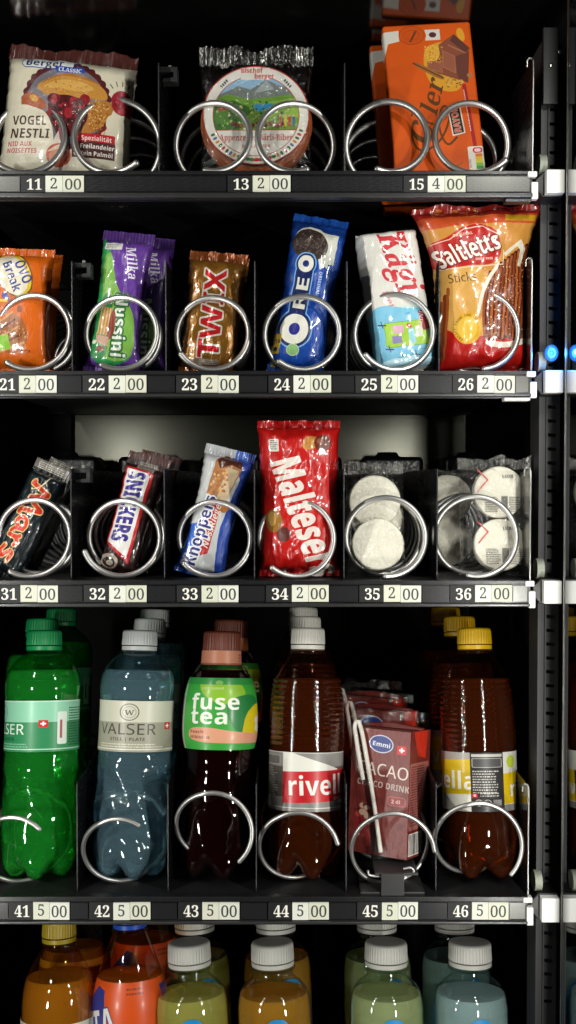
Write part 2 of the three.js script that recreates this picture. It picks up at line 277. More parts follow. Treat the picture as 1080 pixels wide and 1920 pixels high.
// a pillow pack: w, h, thickness t, seals as shares of the height; boxy = exponent of the cross-section
function packGeo(w, h, t, o = {}) {
  const { sealT = 0.07, sealB = 0.05, boxy = 2.5, rise = 0.16, pinch = 0.05, wr = 0.0009, zig = 0, flareT = 0, flareB = 0, bendT = 0, bendB = 0, sd = 0, nu = 26, nv = 44, zigN = 30 } = o;
  const width = (v) => { const q = (v - sealB) / (1 - sealT - sealB), k = Math.max(0, Math.min(1, q)); const fl = (1 - Math.min(1, Math.pow(4 * k * (1 - k), 0.5))); return w * (1 - pinch * (1 - fl) + flareT * Math.max(0, (k - .55) / .45) ** 2 * 1 + flareB * Math.max(0, (.3 - k) / .3) ** 2); };
  const zoff = (v) => bendT * Math.max(0, v - (1 - sealT * 1.5)) * h + bendB * Math.max(0, sealB * 1.5 - v) * h;
  const gather = (u, v) => Math.exp(-Math.abs(v - sealB) / .07) + Math.exp(-Math.abs(1 - sealT - v) / .07);
  const fold = (u, v) => wr * (noise(u * 9 + sd * 7.3, v * 2.2 + sd) * gather(u, v) * 1.5 + 0.7 * noise(u * 3.3 + sd * 3, v * 5 * h / w * .5) + 0.75 * (0.5 - Math.abs(noise(u * 2.6 - sd + v * 2, v * 4.2 * h / w * .6 + sd * 2))) + 0.4 * (0.5 - Math.abs(noise(u * 5.2 + sd * 4 - v * 3, v * 7 + sd))));
  const thick = (u, v) => { const q = Math.max(0, Math.min(1, (v - sealB) / (1 - sealT - sealB))), e = Math.min(1, Math.min(q, 1 - q) / rise), s = Math.sqrt(1 - (1 - e) ** 2); return t / 2 * s * Math.pow(Math.max(0, 1 - Math.abs(2 * u - 1) ** boxy), 1 / boxy); };
  const edge = (v) => 0.0006 * noise(v * 14 + sd, sd * 5);
  const body = skin(nu, Array.from({ length: nv + 1 }, (_, i) => { const q = i / nv; return sealB + (q - 0.35 * Math.sin(2 * Math.PI * q) / (2 * Math.PI)) * (1 - sealT - sealB); }),
    (u, v, s, rim) => { const mid = Math.sin(Math.PI * Math.min(1, Math.max(0, u))); return [(u - .5) * width(v) + edge(v) * (u - .5) * 2, v * h, zoff(v) + (rim ? 0 : s * (0.0003 + thick(u, v)) + fold(u, v) * mid)]; });
  const seal = (v0, v1, top) => skin(nu * 2, [0, .33, .66, 1].map((k) => v0 + (v1 - v0) * k), (u, v, s) => {
    const out = Math.abs((v - (top ? v0 : v1)) / (v1 - v0)), z = zoff(v) + fold(u, v) * Math.sin(Math.PI * u) * (1 - .4 * out) + wr * 1.2 * out * noise(u * 5 + sd, sd + (top ? 4 : 9)) + (o.crimp ?? .0004) * Math.sin(u * 120);
    const zz = zig && out > .9 ? zig * h * (Math.abs(((u * zigN) % 1) - .5) * 2 - .5) : 0, sag = (o.sag ?? 0) * h * noise(u * 2.5 + sd * 3, 3.3) * out;
    return [(u - .5) * width(v) * (1 + .0 * out), v * h + (top ? zz + sag : -zz), z + s * 0.0002];
  });
  return { body, top: seal(1 - sealT, 1, true), bottom: seal(0, sealB, false) };
}
const film = (map, o = {}) => new THREE.MeshPhysicalMaterial({ map, roughness: 0.36, clearcoat: 0.9, clearcoatRoughness: 0.12, bumpMap: crinkle, bumpScale: 0.00025, ...o });
// how a leaning thing stands: bottom at column px/depth on a shelf, top edge at a place and depth
function stand(row, bx, zb, tx, ty, zt, yaw = 0, lift = 0.001) {
  const B = V(X(bx, zb), FLOOR[row] + lift, zb), Tp = at(tx, ty, zt), y = Tp.clone().sub(B), L = y.length(); y.normalize();
  let x = V(Math.cos(yaw), 0, -Math.sin(yaw)); x.addScaledVector(y, -x.dot(y)).normalize();
  const m = new THREE.Matrix4().makeBasis(x, y, x.clone().cross(y)).setPosition(B);
  return { m, L };
}
function pose(o, m) { m.decompose(o.position, o.quaternion, o.scale); return o; }
function pack(name, label, category, st, wpx, t, tex, o = {}) {
  const z = st.m.elements[14], w = MM(wpx, z), g = packGeo(w, st.L, t, o), mat = o.mat ?? film(tex, o.film);
  const p = thing(name, label, category, o.group); pose(p, st.m);
  part('wrapper', g.body, mat, p); part('top_seal', g.top, mat, p); part('bottom_seal', g.bottom, mat, p);
  return p;
}
const shift = (o, dx, dy, dz) => { o.position.add(V(dx, dy, dz)); return o; };

// --- slot 11: pie bag
const tPie = canvas(250, 250, (g, w, h) => {
  R(g, 0, 0, w, h, '#d9d2ba');
  g.save(); g.translate(128, 114); g.fillStyle = '#561e22'; g.beginPath(); for (let i = 0; i <= 260; i++) { const a = i / 260 * Math.PI * 2, r = 86 + 4 * Math.abs(Math.sin(a * 17)); g.lineTo(Math.cos(a) * r, Math.sin(a) * r * .9); } g.fill();
  E(g, 0, 1, 80, 70, '#6d6870'); E(g, 4, -6, 66, 54, '#7d7880'); g.restore();
  C(g, [[64, 84], [90, 66], [134, 58], [180, 66], [208, 84], [206, 100], [150, 98], [110, 106], [78, 94]], '#c48a3c'); C(g, [[72, 86], [100, 72], [140, 66], [184, 78], [170, 88], [120, 86]], '#d8a656'); C(g, [[68, 84], [100, 64], [140, 60], [190, 72], [186, 68], [140, 54], [96, 62]], '#a86a28');
  specks(g, 80, 64, 110, 36, 130, ['#b0742c', '#e0b566', '#a9681f', '#caa050'], 1.8);
  C(g, [[40, 100], [60, 94], [90, 112], [92, 128], [66, 120], [38, 122]], '#a8542c'); C(g, [[52, 102], [66, 98], [76, 110], [64, 114]], '#d09a40');
  C(g, [[88, 106], [130, 92], [176, 108], [180, 140], [150, 168], [124, 178], [104, 150]], '#4a0b12');
  for (let i = 0; i < 46; i++) E(g, 98 + rnd() * 70, 100 + rnd() * 58, 4 + rnd() * 7, 4 + rnd() * 6, ['#6d0f18', '#8a1620', '#3a080e', '#9c1c28', '#56101a'][i % 5]);
  specks(g, 100, 108, 66, 48, 22, ['#f3c9c4', '#e8a8a0'], 1.7);
  C(g, [[168, 104], [214, 96], [222, 112], [208, 132], [200, 150], [172, 164], [160, 160], [176, 130]], '#b07432'); specks(g, 172, 100, 40, 58, 150, ['#8d5420', '#d9a25a', '#eac384', '#7a4418'], 2); C(g, [[200, 150], [212, 138], [210, 150], [190, 164]], '#7a2620');
  C(g, [[-5, 128], [40, 116], [70, 122], [96, 132], [112, 170], [120, 250], [-5, 250]], '#dcd5be'); C(g, [[112, 172], [126, 150], [132, 180], [150, 250], [100, 250], [112, 200]], '#e0d4c4'); P(g, [[118, 156], [128, 154], [130, 186], [124, 178]], '#a8485a');
  C(g, [[206, 130], [226, 112], [236, 150], [210, 150]], '#dcd5be');
  P(g, [[35, 28], [126, 30], [136, 32], [135, 50], [40, 50], [34, 44]], '#e6e8e4', '#33529a', 1.6); T(g, 'Berger', 40, 46, 19, '#26366e', { sx: 1.26 }); P(g, [[139, 32], [142, 32], [142, 44], [152, 44]], null, '#33529a', 1.6, false);
  P(g, [[100, 46], [156, 44], [160, 54], [104, 57]], '#2747a4'); T(g, 'CLASSIC', 130, 54.5, 10.5, '#f2f2ee', { f: 'serif', a: 'center' });
  T(g, 'VOGEL', 26, 156, 23, '#3f2416', { sx: .94, rot: -2 }); T(g, 'NESTLI', 23, 180, 24, '#3f2416', { sx: 1, rot: -2 });
  T(g, 'NID AUX', 20, 195, 12, '#c0505e', { rot: -3 }); T(g, 'NOISETTES', 19, 207, 12, '#c0505e', { rot: -2 });
  E(g, 124, 205, 24, 21, '#bf5a44'); C(g, [[104, 204], [118, 190], [132, 200], [122, 222], [108, 220]], '#dd9c80'); C(g, [[100, 202], [124, 182], [150, 202], [140, 196], [124, 192], [108, 200]], '#e6cdb8');
  g.save(); g.translate(147, 162); g.rotate(-.05); R(g, 0, 14, 81, 30, '#4c2c2c'); RR(g, 0, 0, 81, 15, 3, '#b8232b'); swissCross(g, 4, 3, 9); T(g, 'Spezialität', 17, 12, 11.5, '#f0d9d0'); T(g, 'Freilandeier', 15, 27, 11, '#f0e8e0'); T(g, 'Kein Palmöl', 15, 40, 11, '#f0e8e0'); for (const y of [23, 36]) P(g, [[4, y], [7, y + 4], [11, y - 4]], null, '#f0e8e0', 1.3, false); g.restore();
  E(g, 234, 96, 20, 22, '#98202c'); for (let i = 0; i < 22; i++) E(g, 220 + rnd() * 28, 80 + rnd() * 34, 3.6, 3.6, ['#7d1722', '#b03a46', '#901e2a'][i % 3]); for (let i = 0; i < 5; i++) { const a = -2.3 + i * .36; P(g, [[232 + Math.cos(a) * 26, 92 + Math.sin(a) * 26], [232 + Math.cos(a) * 34, 92 + Math.sin(a) * 34]], null, '#4a2a1a', 1.5, false); }
  R(g, 0, 0, w, 25, '#4b211c'); for (let i = 0; i < 60; i++) R(g, i * 4.2, 2, 1.2, 22, 'rgba(110,60,50,.5)'); R(g, 0, 242, w, 8, '#4b211c');
});
pack('pie_bag', 'cream pie bag with brown crimped top and berry tart picture behind slot 11', 'snack bag', stand(1, 118, -0.046, 140, 96, -0.05), 248, 0.034, tPie, { sealT: .1, sealB: .03, zig: .012, zigN: 42, pinch: .06, wr: .0016, sag: .02, rise: .13, sd: 1, flareT: -.03 });
{ const b = pack('pie_bag', 'second cream pie bag hidden in the dark behind the front pie bag', 'snack bag', stand(1, 128, -0.10, 140, 122, -0.105), 236, 0.03, tPie, { sealT: .115, sealB: .03, zig: .012, zigN: 42, wr: .0016, sd: 8, nu: 14, nv: 20 }); }

// --- slot 13: round spiced biscuit in clear film
{
  const st = stand(1, 482, -0.046, 480, 93, -0.052), w = MM(213, -0.048), p = thing('biscuit_pack', 'round brown gingerbread with alpine picture label in clear crimped film', 'snack pack');
  pose(p, st.m);
  const by = st.L * 0.455, r = MM(104, -0.047);
  const prof = [[0, -.011], [r * .93, -.011], [r * .985, -.007], [r, 0], [r * .985, .006], [r * .93, .0095], [r * .6, .0105], [0, .0105]].map(([a, b]) => new THREE.Vector2(a, b));
  const bis = part('biscuit', new THREE.LatheGeometry(prof, 48).rotateX(Math.PI / 2).scale(1, 1.0, 1).translate(0, by, 0), std('#9a4d20', .62, 0, { bumpMap: crinkle, bumpScale: .002 }), p);
  const tB = canvas(210, 210, (g) => {
    g.clearRect(0, 0, 210, 210);
    E(g, 105, 105, 103, 100, '#e4e2d8', 0, '#b3342c', 2); 
    g.save(); g.beginPath(); g.ellipse(105, 106, 84, 82, 0, 0, 7); g.clip();
    R(g, 0, 0, 210, 150, '#8fb6d0'); P(g, [[0, 75], [40, 60], [70, 45], [95, 52], [125, 32], [150, 44], [175, 50], [210, 60], [210, 100], [0, 100]], '#747d78'); P(g, [[100, 60], [126, 32], [140, 52]], '#9aa5a5');
    P(g, [[0, 80], [50, 62], [90, 72], [150, 66], [210, 58], [210, 140], [0, 140]], '#6d9a3a'); P(g, [[0, 96], [60, 74], [100, 92], [60, 140], [0, 140]], '#3f7030'); P(g, [[120, 80], [190, 68], [210, 110], [130, 110]], '#8cb548');
    P(g, [[95, 84], [135, 80], [150, 92], [105, 98]], '#3f93bf'); specks(g, 25, 74, 160, 50, 120, ['#2f5a25', '#87b04a', '#a9c268', '#2a4a2a', '#b8b060'], 4);
    P(g, [[30, 85], [55, 78], [62, 92], [34, 98]], '#a5522e'); P(g, [[26, 100], [50, 94], [52, 118], [28, 122]], '#4b7d2c');
    for (let i = 0; i < 9; i++) { E(g, 62 + i * 12, 122 + (i % 2) * 4, 6, 4.5, ['#7c3a26', '#8a4a30', '#5d2f22'][i % 3]); R(g, 58 + i * 12, 124, 1.5, 8, '#4a2a20'); R(g, 64 + i * 12, 124, 1.5, 8, '#4a2a20'); }
    for (const [x, c] of [[160, '#d8b236'], [168, '#c23a2c'], [176, '#3d5c9a'], [150, '#b73a30']]) { R(g, x, 108, 4.5, 20, c); E(g, x + 2, 106, 2.4, 2.6, '#d9a98a'); }
    R(g, 0, 136, 210, 70, '#e4e2d8'); R(g, 0, 134, 210, 2, '#b3342c');
    T(g, 'Appenzeller Bärli-Biber', 105, 156, 17, '#b53a34', { f: 'serif', a: 'center', sx: .70 }); T(g, 'BÄRLI-BIBER', 105, 171, 8.5, '#c0655c', { f: 'serif', a: 'center' }); g.restore();
    E(g, 105, 106, 84, 82, null, 0, '#b3342c', 1.4);
    R(g, 76, 8, 56, 24, '#e4e2d8'); T(g, 'bischof', 76, 18, 14, '#c3242b', { sx: .86 }); T(g, 'berger', 102, 30, 14, '#c3242b', { sx: .86 });
    for (let i = 0; i < 26; i++) { const a = .35 + i * .094; if (i > 8 && i < 17) continue; const x = 105 + Math.cos(a) * 93, y = 106 + Math.sin(a) * 90; E(g, x, y, 4.5, 2.6, ['#3d6b35', '#c23a3a', '#3d6b35', '#d98a3a', '#5b6ea0'][i % 5], a); }
    for (let i = 0; i < 9; i++) { const a = 1.2 + i * .092; E(g, 105 + Math.cos(a) * 93, 106 + Math.sin(a) * 90, i === 4 ? 9 : 5, 3.6, i % 3 === 1 ? '#c8282d' : '#3f7a3a', a + 1.57); }
    for (const [x, y, s] of [[44, 40, 1], [166, 40, -1]]) for (let i = 0; i < 4; i++) E(g, x + s * (i * 3.4 - 6), y - i * 4 + 6, 3.4, 1.8, '#2d3b45', s * .9);
  });
  const lr = MM(98, -0.047);
  part('printed_label', new THREE.CylinderGeometry(lr, lr, .0006, 64).rotateX(Math.PI / 2).scale(1, .96, 1).translate(0, by + .003, .0112), [std('#d8d6cc', .5), film(tB, { bumpScale: .0004 }), std('#d8d6cc', .5)], bis);
  const caps = bis.children[0].geometry; { const uv = caps.attributes.uv, q = caps.attributes.position; for (let i = 0; i < q.count; i++) if (caps.attributes.normal.getZ(i) > .9) uv.setXY(i, .5 + q.getX(i) / (2.02 * lr), .5 + (q.getY(i) - by - .003) / (2.02 * lr * .96)); }
  const g = packGeo(w, st.L, .032, { sealT: .12, sealB: .03, zig: .014, zigN: 26, wr: .0042, sag: .05, rise: .2, boxy: 5, sd: 3, crimp: .002, nu: 40, nv: 60 });
  part('clear_film', g.body, M.film, p); part('top_seal', g.top, std('#b8b8b4', .22, 1, { transparent: true, opacity: .7, bumpMap: crinkle, bumpScale: .004 }), p); part('bottom_seal', g.bottom, M.film, p);
}

// --- slot 15: orange chocolate boxes
{
  const st = stand(1, 824, -0.043, 797, 52, -0.075), w = MM(166, -0.055), h = st.L, d = 0.013;
  const tO = canvas(168, 292, (g, W, H) => {
    R(g, 0, 0, W, H, '#e05a08');
    P(g, [[0, 14], [30, 12], [30, 32], [8, 36], [0, 60]], '#e2ded2'); E(g, 54, 22, 24, 17, '#d5530a', 0, '#b03e06', 1.2); T(g, '/', 48, 34, 30, '#5c3a14', { italic: true }); E(g, 54, 22, 15, 9, null, 0, '#b8460a', 1); P(g, [[79, 13], [108, 13], [108, 33], [79, 33], [82, 23]], '#e2ded2'); E(g, 94, 23, 7, 5, '#5c2430');
    C(g, [[70, 60], [90, 40], [115, 36], [140, 50], [150, 80], [140, 128], [110, 132], [76, 112]], '#e0a02c');
    C(g, [[142, 12], [152, 14], [156, 36], [146, 40], [138, 24]], '#e8a52c');
    P(g, [[104, 42], [134, 24], [160, 56], [152, 116], [120, 104], [78, 88], [80, 64], [100, 66]], '#8b4a30');
    P(g, [[134, 24], [162, 52], [152, 60], [126, 36]], '#5d3026'); P(g, [[132, 66], [160, 58], [152, 116], [134, 106]], '#6a3628'); P(g, [[110, 54], [132, 66], [130, 96], [108, 84]], '#9c5a40', '#b87a5c', 1.2); P(g, [[82, 70], [104, 74], [106, 94], [80, 86]], '#9c5a40', '#b87a5c', 1); P(g, [[122, 44], [152, 60]], null, '#b87a5c', 2, false);
    C(g, [[76, 46], [100, 38], [106, 60], [96, 74], [74, 70]], '#e6ac3c'); specks(g, 74, 40, 34, 36, 60, ['#f2c45c', '#c98420'], 2);
    C(g, [[50, 74], [60, 72], [110, 102], [106, 110], [70, 90]], '#a86a2c'); P(g, [[52, 74], [106, 104]], null, '#5d3a1c', 2.4, false); specks(g, 110, 104, 30, 16, 30, ['#e0b25a', '#7a4a24'], 3);
    E(g, 156, 102, 5, 4, '#a57a4a');
    for (const [x, y, s, r] of [[62, 232, 58, -62], [80, 176, 46, -66]]) T(g, x < 70 ? 'C' : 'ler', x + 6, y, s, '#5f3a10', { f: 'serif', italic: true, rot: -72 });
    C(g, [[40, 190], [34, 210], [50, 240], [92, 220], [116, 168], [100, 150], [86, 190], [100, 232], [120, 214]], null, '#5f3a10', 4); C(g, [[40, 170], [48, 152], [60, 180], [84, 190]], null, '#5f3a10', 3); C(g, [[92, 262], [110, 268], [126, 260]], null, '#a86208', 2.5);
    P(g, [[140, 118], [147, 118], [156, 232], [149, 232]], '#a81c22'); smallprint(g, 143, 128, 98, 1, 4, '#f2d8c8', 86);
    P(g, [[109, 162], [131, 154], [136, 206], [114, 210]], '#2a1a14', '#e8ddd0', 2.5); T(g, 'RAYON', 130, 205, 17, '#d3502a', { rot: -96, sx: .85, stroke: '#f0e6da', lw: 1 });
    RR(g, 138, 232, 30, 44, 3, '#ece8da'); RR(g, 147, 234, 18, 10, 5, '#d12a3a'); RR(g, 150, 236, 12, 6, 3, '#f3d8d8'); ['#e07a28', '#e8b82c', '#d6d03c', '#84b93c', '#2f9a4c'].forEach((c, i) => R(g, 151, 245 + i * 5.6, 13, 5.6, c)); T(g, 'NUTRI', 142, 270, 5, '#777', { rot: -90 });
  }, 4);
  const g = new RoundedBoxGeometry(w, h, d, 3, .0025).translate(0, h / 2, 0), q = g.attributes.position, uv = g.attributes.uv;
  for (let i = 0; i < q.count; i++) uv.setXY(i, q.getX(i) / w + .5, q.getY(i) / h);
  const mat = new THREE.MeshPhysicalMaterial({ map: tO, roughness: .5, clearcoat: .25, clearcoatRoughness: .3 });
  const b = thing('chocolate_box', 'upright orange chocolate box with honeycomb picture, front one in slot 15', 'chocolate box', 'orange chocolate boxes'); pose(b, st.m); part('carton', g, mat, b); part('bottom_flap', rbox(-w / 2 + .001, w / 2 - .001, .0, .004, d / 2 - .001, d / 2 + .0015, .0007), std('#d8570a', .5), b);
  shift(dup(b, 'orange chocolate box directly behind the front chocolate box'), -.0085, -.004, -.03);
  shift(dup(b, 'orange chocolate box farthest back in slot 15'), -.004, -.006, -.065);
}

// --- row 2
const tOvo = canvas(150, 240, (g, w, h) => {
  R(g, 0, 0, w, h, '#d9640c'); for (let i = 0; i < 24; i++) R(g, i * 6.4, 0, 2, 9, '#c95408');
  E(g, 84, 56, 46, 31, '#e8c22a', 1.05, '#6a4a18', 2.5); E(g, 80, 58, 41, 27, '#e9dfc8', 1.05);
  T(g, 'OVO', 82, 34, 27, '#34408c', { rot: 63, sx: .85 }); T(g, 'Break', 60, 36, 24, '#34408c', { rot: 66, sx: .9 }); E(g, 70, 100, 10, 6, '#3b4a9a', 1); R(g, 56, 104, 18, 5, '#e6c433');
  C(g, [[36, 168], [82, 124], [112, 146], [116, 196], [60, 214], [36, 200]], '#a5643a'); for (let i = 0; i < 5; i++) P(g, [[38 + i * 4, 164 + i * 11], [84 + i * 6, 128 + i * 14]], null, i % 2 ? '#6d3a22' : '#d09a60', 4, false); specks(g, 44, 146, 68, 56, 90, ['#7d4a2c', '#c98a52', '#e0b27a'], 2.4);
  P(g, [[44, 176], [78, 170], [84, 196], [46, 204]], '#8cc63a'); T(g, '%', 52, 196, 18, '#c8e68a'); E(g, 98, 122, 5, 7, '#8a4a20');
  R(g, 0, 204, w, 36, '#e0690c'); specks(g, 90, 196, 40, 5, 16, ['#5a2a10'], 2);
});
pack('wafer_pack', 'bright orange wafer pack with yellow oval logo in slot 21', 'snack pack', stand(2, 18, -0.036, 28, 466, -0.046), 152, 0.026, tOvo, { sealT: .06, sealB: .05, wr: .0012, rise: .16, sd: 4, zig: .006, boxy: 3, flareB: .1 });
shift(pack('wafer_pack', 'orange wafer pack behind the front one in slot 21', 'snack pack', stand(2, 24, -0.066, 40, 474, -0.076), 150, 0.024, tOvo, { sealT: .06, sealB: .05, wr: .0012, sd: 5, nu: 14, nv: 24 }), .002, 0, 0);

const tMilka = canvas(96, 270, (g, w, h) => {
  R(g, 0, 0, w, h, '#6a3fa0'); R(g, 0, 0, w, 20, '#51307c'); for (let i = 0; i < 16; i++) R(g, i * 6, 0, 2, 18, 'rgba(140,110,190,.35)');
  C(g, [[0, 14], [12, 22], [26, 60], [30, 120], [62, 150], [82, 190], [84, 250], [0, 262], [0, 100]], '#2f9a52'); C(g, [[6, 60], [24, 40], [36, 110], [70, 140], [86, 180], [84, 246], [20, 250], [14, 140]], '#7fb94a'); C(g, [[10, 120], [40, 130], [30, 200], [40, 246], [0, 250]], '#2c8f4a');
  RR(g, 8, 28, 34, 14, 2, '#e2e0dc'); smallprint(g, 11, 31, 24, 3, 3.6, '#777');
  T(g, 'Milka', 48, 34, 26, '#efeaf4', { f: 'serif', italic: true, rot: 78, sx: .84 });
  T(g, 'Nussini', 42, 122, 34, '#e8f0e0', { rot: 89, sx: .98, outer: '#2a6a34', ow: 6 });
  P(g, [[18, 150], [38, 152], [36, 205], [10, 200]], '#c89a58'); for (let i = 0; i < 7; i++) P(g, [[16 + i * 3, 152], [11 + i * 3.4, 202]], null, i % 2 ? '#a4703a' : '#e2c088', 1.4, false); C(g, [[36, 152], [46, 160], [46, 200], [36, 214], [30, 204]], '#8c3f2e'); P(g, [[10, 202], [36, 206], [38, 224], [14, 216]], '#c59a80'); E(g, 24, 228, 8, 6, '#8a3a24'); E(g, 10, 216, 4, 4, '#dfe8d0');
  R(g, 0, 258, w, 12, '#6b4b9a');
});
{
  const o = { sealT: .075, sealB: .045, wr: .0011, rise: .12, sd: 6, boxy: 3, flareT: .05, flareB: .22 };
  pack('hazelnut_wafer', 'purple and green hazelnut wafer pack, front one in slot 22', 'snack pack', stand(2, 212, -0.036, 243, 436, -0.052), 94, 0.02, tMilka, o);
  pack('hazelnut_wafer', 'shaded purple wafer pack leaning behind the front one in slot 22', 'snack pack', stand(2, 262, -0.062, 281, 446, -0.078), 92, 0.02, tMilka, { ...o, sd: 7, nu: 16, nv: 26 });
}
const tTwix = canvas(112, 232, (g, w, h) => {
  R(g, 0, 0, w, h, '#8a5c1e');
  R(g, 0, 0, w, 18, '#7a3a16'); for (let i = 0; i < 28; i++) R(g, i * 4, 0, 1.6, 17, '#93501f');
  T(g, 'TWIX', 77, 206, 58, '#cc2226', { rot: -90, sx: 1.16, stroke: '#e9e4d8', lw: 6 }); T(g, 'TWIX', 77, 206, 58, '#cc2226', { rot: -90, sx: 1.16 });
  R(g, 24, 206, 56, 13, '#9a8672'); smallprint(g, 40, 208, 36, 3, 3.2, '#d8d0c4'); R(g, 0, 222, w, 10, '#9a5a22');
});
pack('caramel_bar', 'golden foil caramel bar pack with red upright lettering in slot 23', 'chocolate bar', stand(2, 388, -0.036, 411, 474, -0.048), 110, 0.02, tTwix, { sealT: .075, sealB: .05, wr: .0016, rise: .12, sd: 9, boxy: 3, zig: .006, zigN: 36, film: { metalness: .45, roughness: .3 } });
shift(pack('caramel_bar', 'golden foil caramel bar pack behind the front one in slot 23', 'chocolate bar', stand(2, 392, -0.064, 414, 480, -0.072), 110, 0.02, tTwix, { sealT: .075, sealB: .05, wr: .0016, sd: 10, nu: 14, nv: 22, film: { metalness: .45, roughness: .3 } }), 0, 0, 0);

const tOreo = canvas(108, 300, (g, w, h) => {
  R(g, 0, 0, w, h, '#1247a8'); R(g, 0, 0, w, 16, '#1a56b8'); C(g, [[0, 16], [30, 18], [70, 34], [108, 26], [108, 44], [0, 44]], '#123a86');
  P(g, [[52, 40], [96, 40], [96, 96], [70, 98], [52, 70]], '#dfe2d4'); C(g, [[62, 88], [84, 90], [86, 108], [78, 100], [70, 112], [66, 98]], '#dfe2d4');
  E(g, 44, 62, 37, 29, '#e8e4d8', .2); E(g, 42, 66, 37, 29, '#3c302b', .2); for (let i = 0; i < 130; i++) { const a = rnd() * 6.3, r = Math.sqrt(rnd()); E(g, 42 + Math.cos(a) * r * 34, 66 + Math.sin(a) * r * 26, 1.6, 1.2, ['#594a42', '#251c18', '#6d5d52'][i % 3]); }
  g.save(); g.translate(40, 152); const L = [[0, -52, 20], [0, 70, 34]];
  RR(g, -19, -52, 38, 122, 17, '#7db4e8'); E(g, 0, -50, 22, 22, '#7db4e8'); E(g, 0, 72, 36, 36, '#7db4e8'); RR(g, -16.5, -52, 33, 122, 15, '#17265c'); E(g, 0, -50, 19.5, 19.5, '#17265c'); E(g, 0, 72, 33.5, 33.5, '#17265c');
  T(g, 'RE', 12.5, 39, 34, '#e9e8da', { rot: -90, sx: 1.62 }); E(g, 0, -50, 16, 16, '#e9e8da'); E(g, 0, -50, 6.5, 6.5, '#20307a'); E(g, 0, 72, 28, 28, '#e9e8da'); E(g, 0, 72, 11, 11, '#2a2f8a'); g.restore();
  T(g, 'ORIGINAL', 70, 112, 9, '#c9d8ee', { rot: 90 }); smallprint(g, 92, 100, 60, 2, 4, '#5f8ad0', 90);
  RR(g, 3, 236, 15, 36, 2, '#d8b022'); T(g, '16', 6, 253, 10, '#20284a'); E(g, 10, 264, 4, 4, '#20284a'); E(g, 44, 262, 12, 10, '#8cc07a', 0, '#cfe0a8', 1.2); E(g, 12, 288, 5, 6, '#c9b02a');
  R(g, 0, 292, w, 8, '#0f3a94');
});
pack('cookie_pack', 'tall blue sandwich cookie pack tilted in slot 24', 'snack pack', stand(2, 551, -0.036, 603, 407, -0.06), 106, 0.024, tOreo, { sealT: .05, sealB: .04, wr: .0013, rise: .12, sd: 11, boxy: 2.6, pinch: .06, bendT: -.2 });
const tKagi = canvas(112, 264, (g, w, h) => {
  R(g, 0, 0, w, h, '#dcdad2'); 
  T(g, 'Kägi', 32, 12, 70, '#cc2430', { f: 'serif', italic: true, rot: 78, sx: .72, skew: .1, stroke: '#cc2430', lw: 1.2 });
  R(g, 70, 12, 15, 18, '#d02a36'); R(g, 74, 19.5, 7.5, 3, '#fff'); R(g, 76.2, 16, 3, 10, '#fff'); T(g, 'fret', 24, 118, 17, '#d47a86', { f: 'serif', italic: true, rot: 72 });
  C(g, [[-10, 150], [30, 142], [70, 156], [125, 150], [125, 270], [-10, 270]], '#79c0de'); for (let i = 0; i < 9; i++) P(g, [[rnd() * 90, 152 + i * 11], [rnd() * 40 + 60, 150 + i * 11]], null, ['#a9dcec', '#5aa2c8', '#c8e8f0'][i % 3], 2, false);
  RR(g, 18, 176, 82, 44, 6, '#a4cf3e', '#6c9a34', 1); R(g, 34, 182, 20, 14, '#d9a6c0'); R(g, 30, 200, 18, 14, '#8f86b8'); R(g, 62, 190, 12, 26, '#9cd4e6'); R(g, 76, 186, 14, 20, '#d6dcc8'); swissCross(g, 62, 180, 8);
  for (const [x, y] of [[14, 178], [22, 222], [44, 240], [70, 236]]) { P(g, [[x - 6, y], [x + 8, y + 2]], null, '#23303a', 2, false); P(g, [[x, y - 6], [x + 2, y + 6]], null, '#23303a', 1.4, false); }
  P(g, [[86, 160], [110, 154], [112, 190], [92, 196]], '#8c1c26'); T(g, 'MINI', 90, 190, 12, '#e8b8b8', { rot: -76 });
  C(g, [[-5, 246], [40, 238], [120, 246], [120, 256], [-5, 256]], '#b8e0ee'); R(g, 0, 256, w, 8, '#e8e6de');
});
pack('mini_wafer_pack', 'white and sky blue wafer pack with red script in slot 25', 'snack pack', stand(2, 762, -0.036, 720, 438, -0.052, .1), 112, 0.034, tKagi, { sealT: .012, sealB: .02, wr: .001, rise: .05, sd: 12, boxy: 7, pinch: .01, film: { roughness: .5 } });

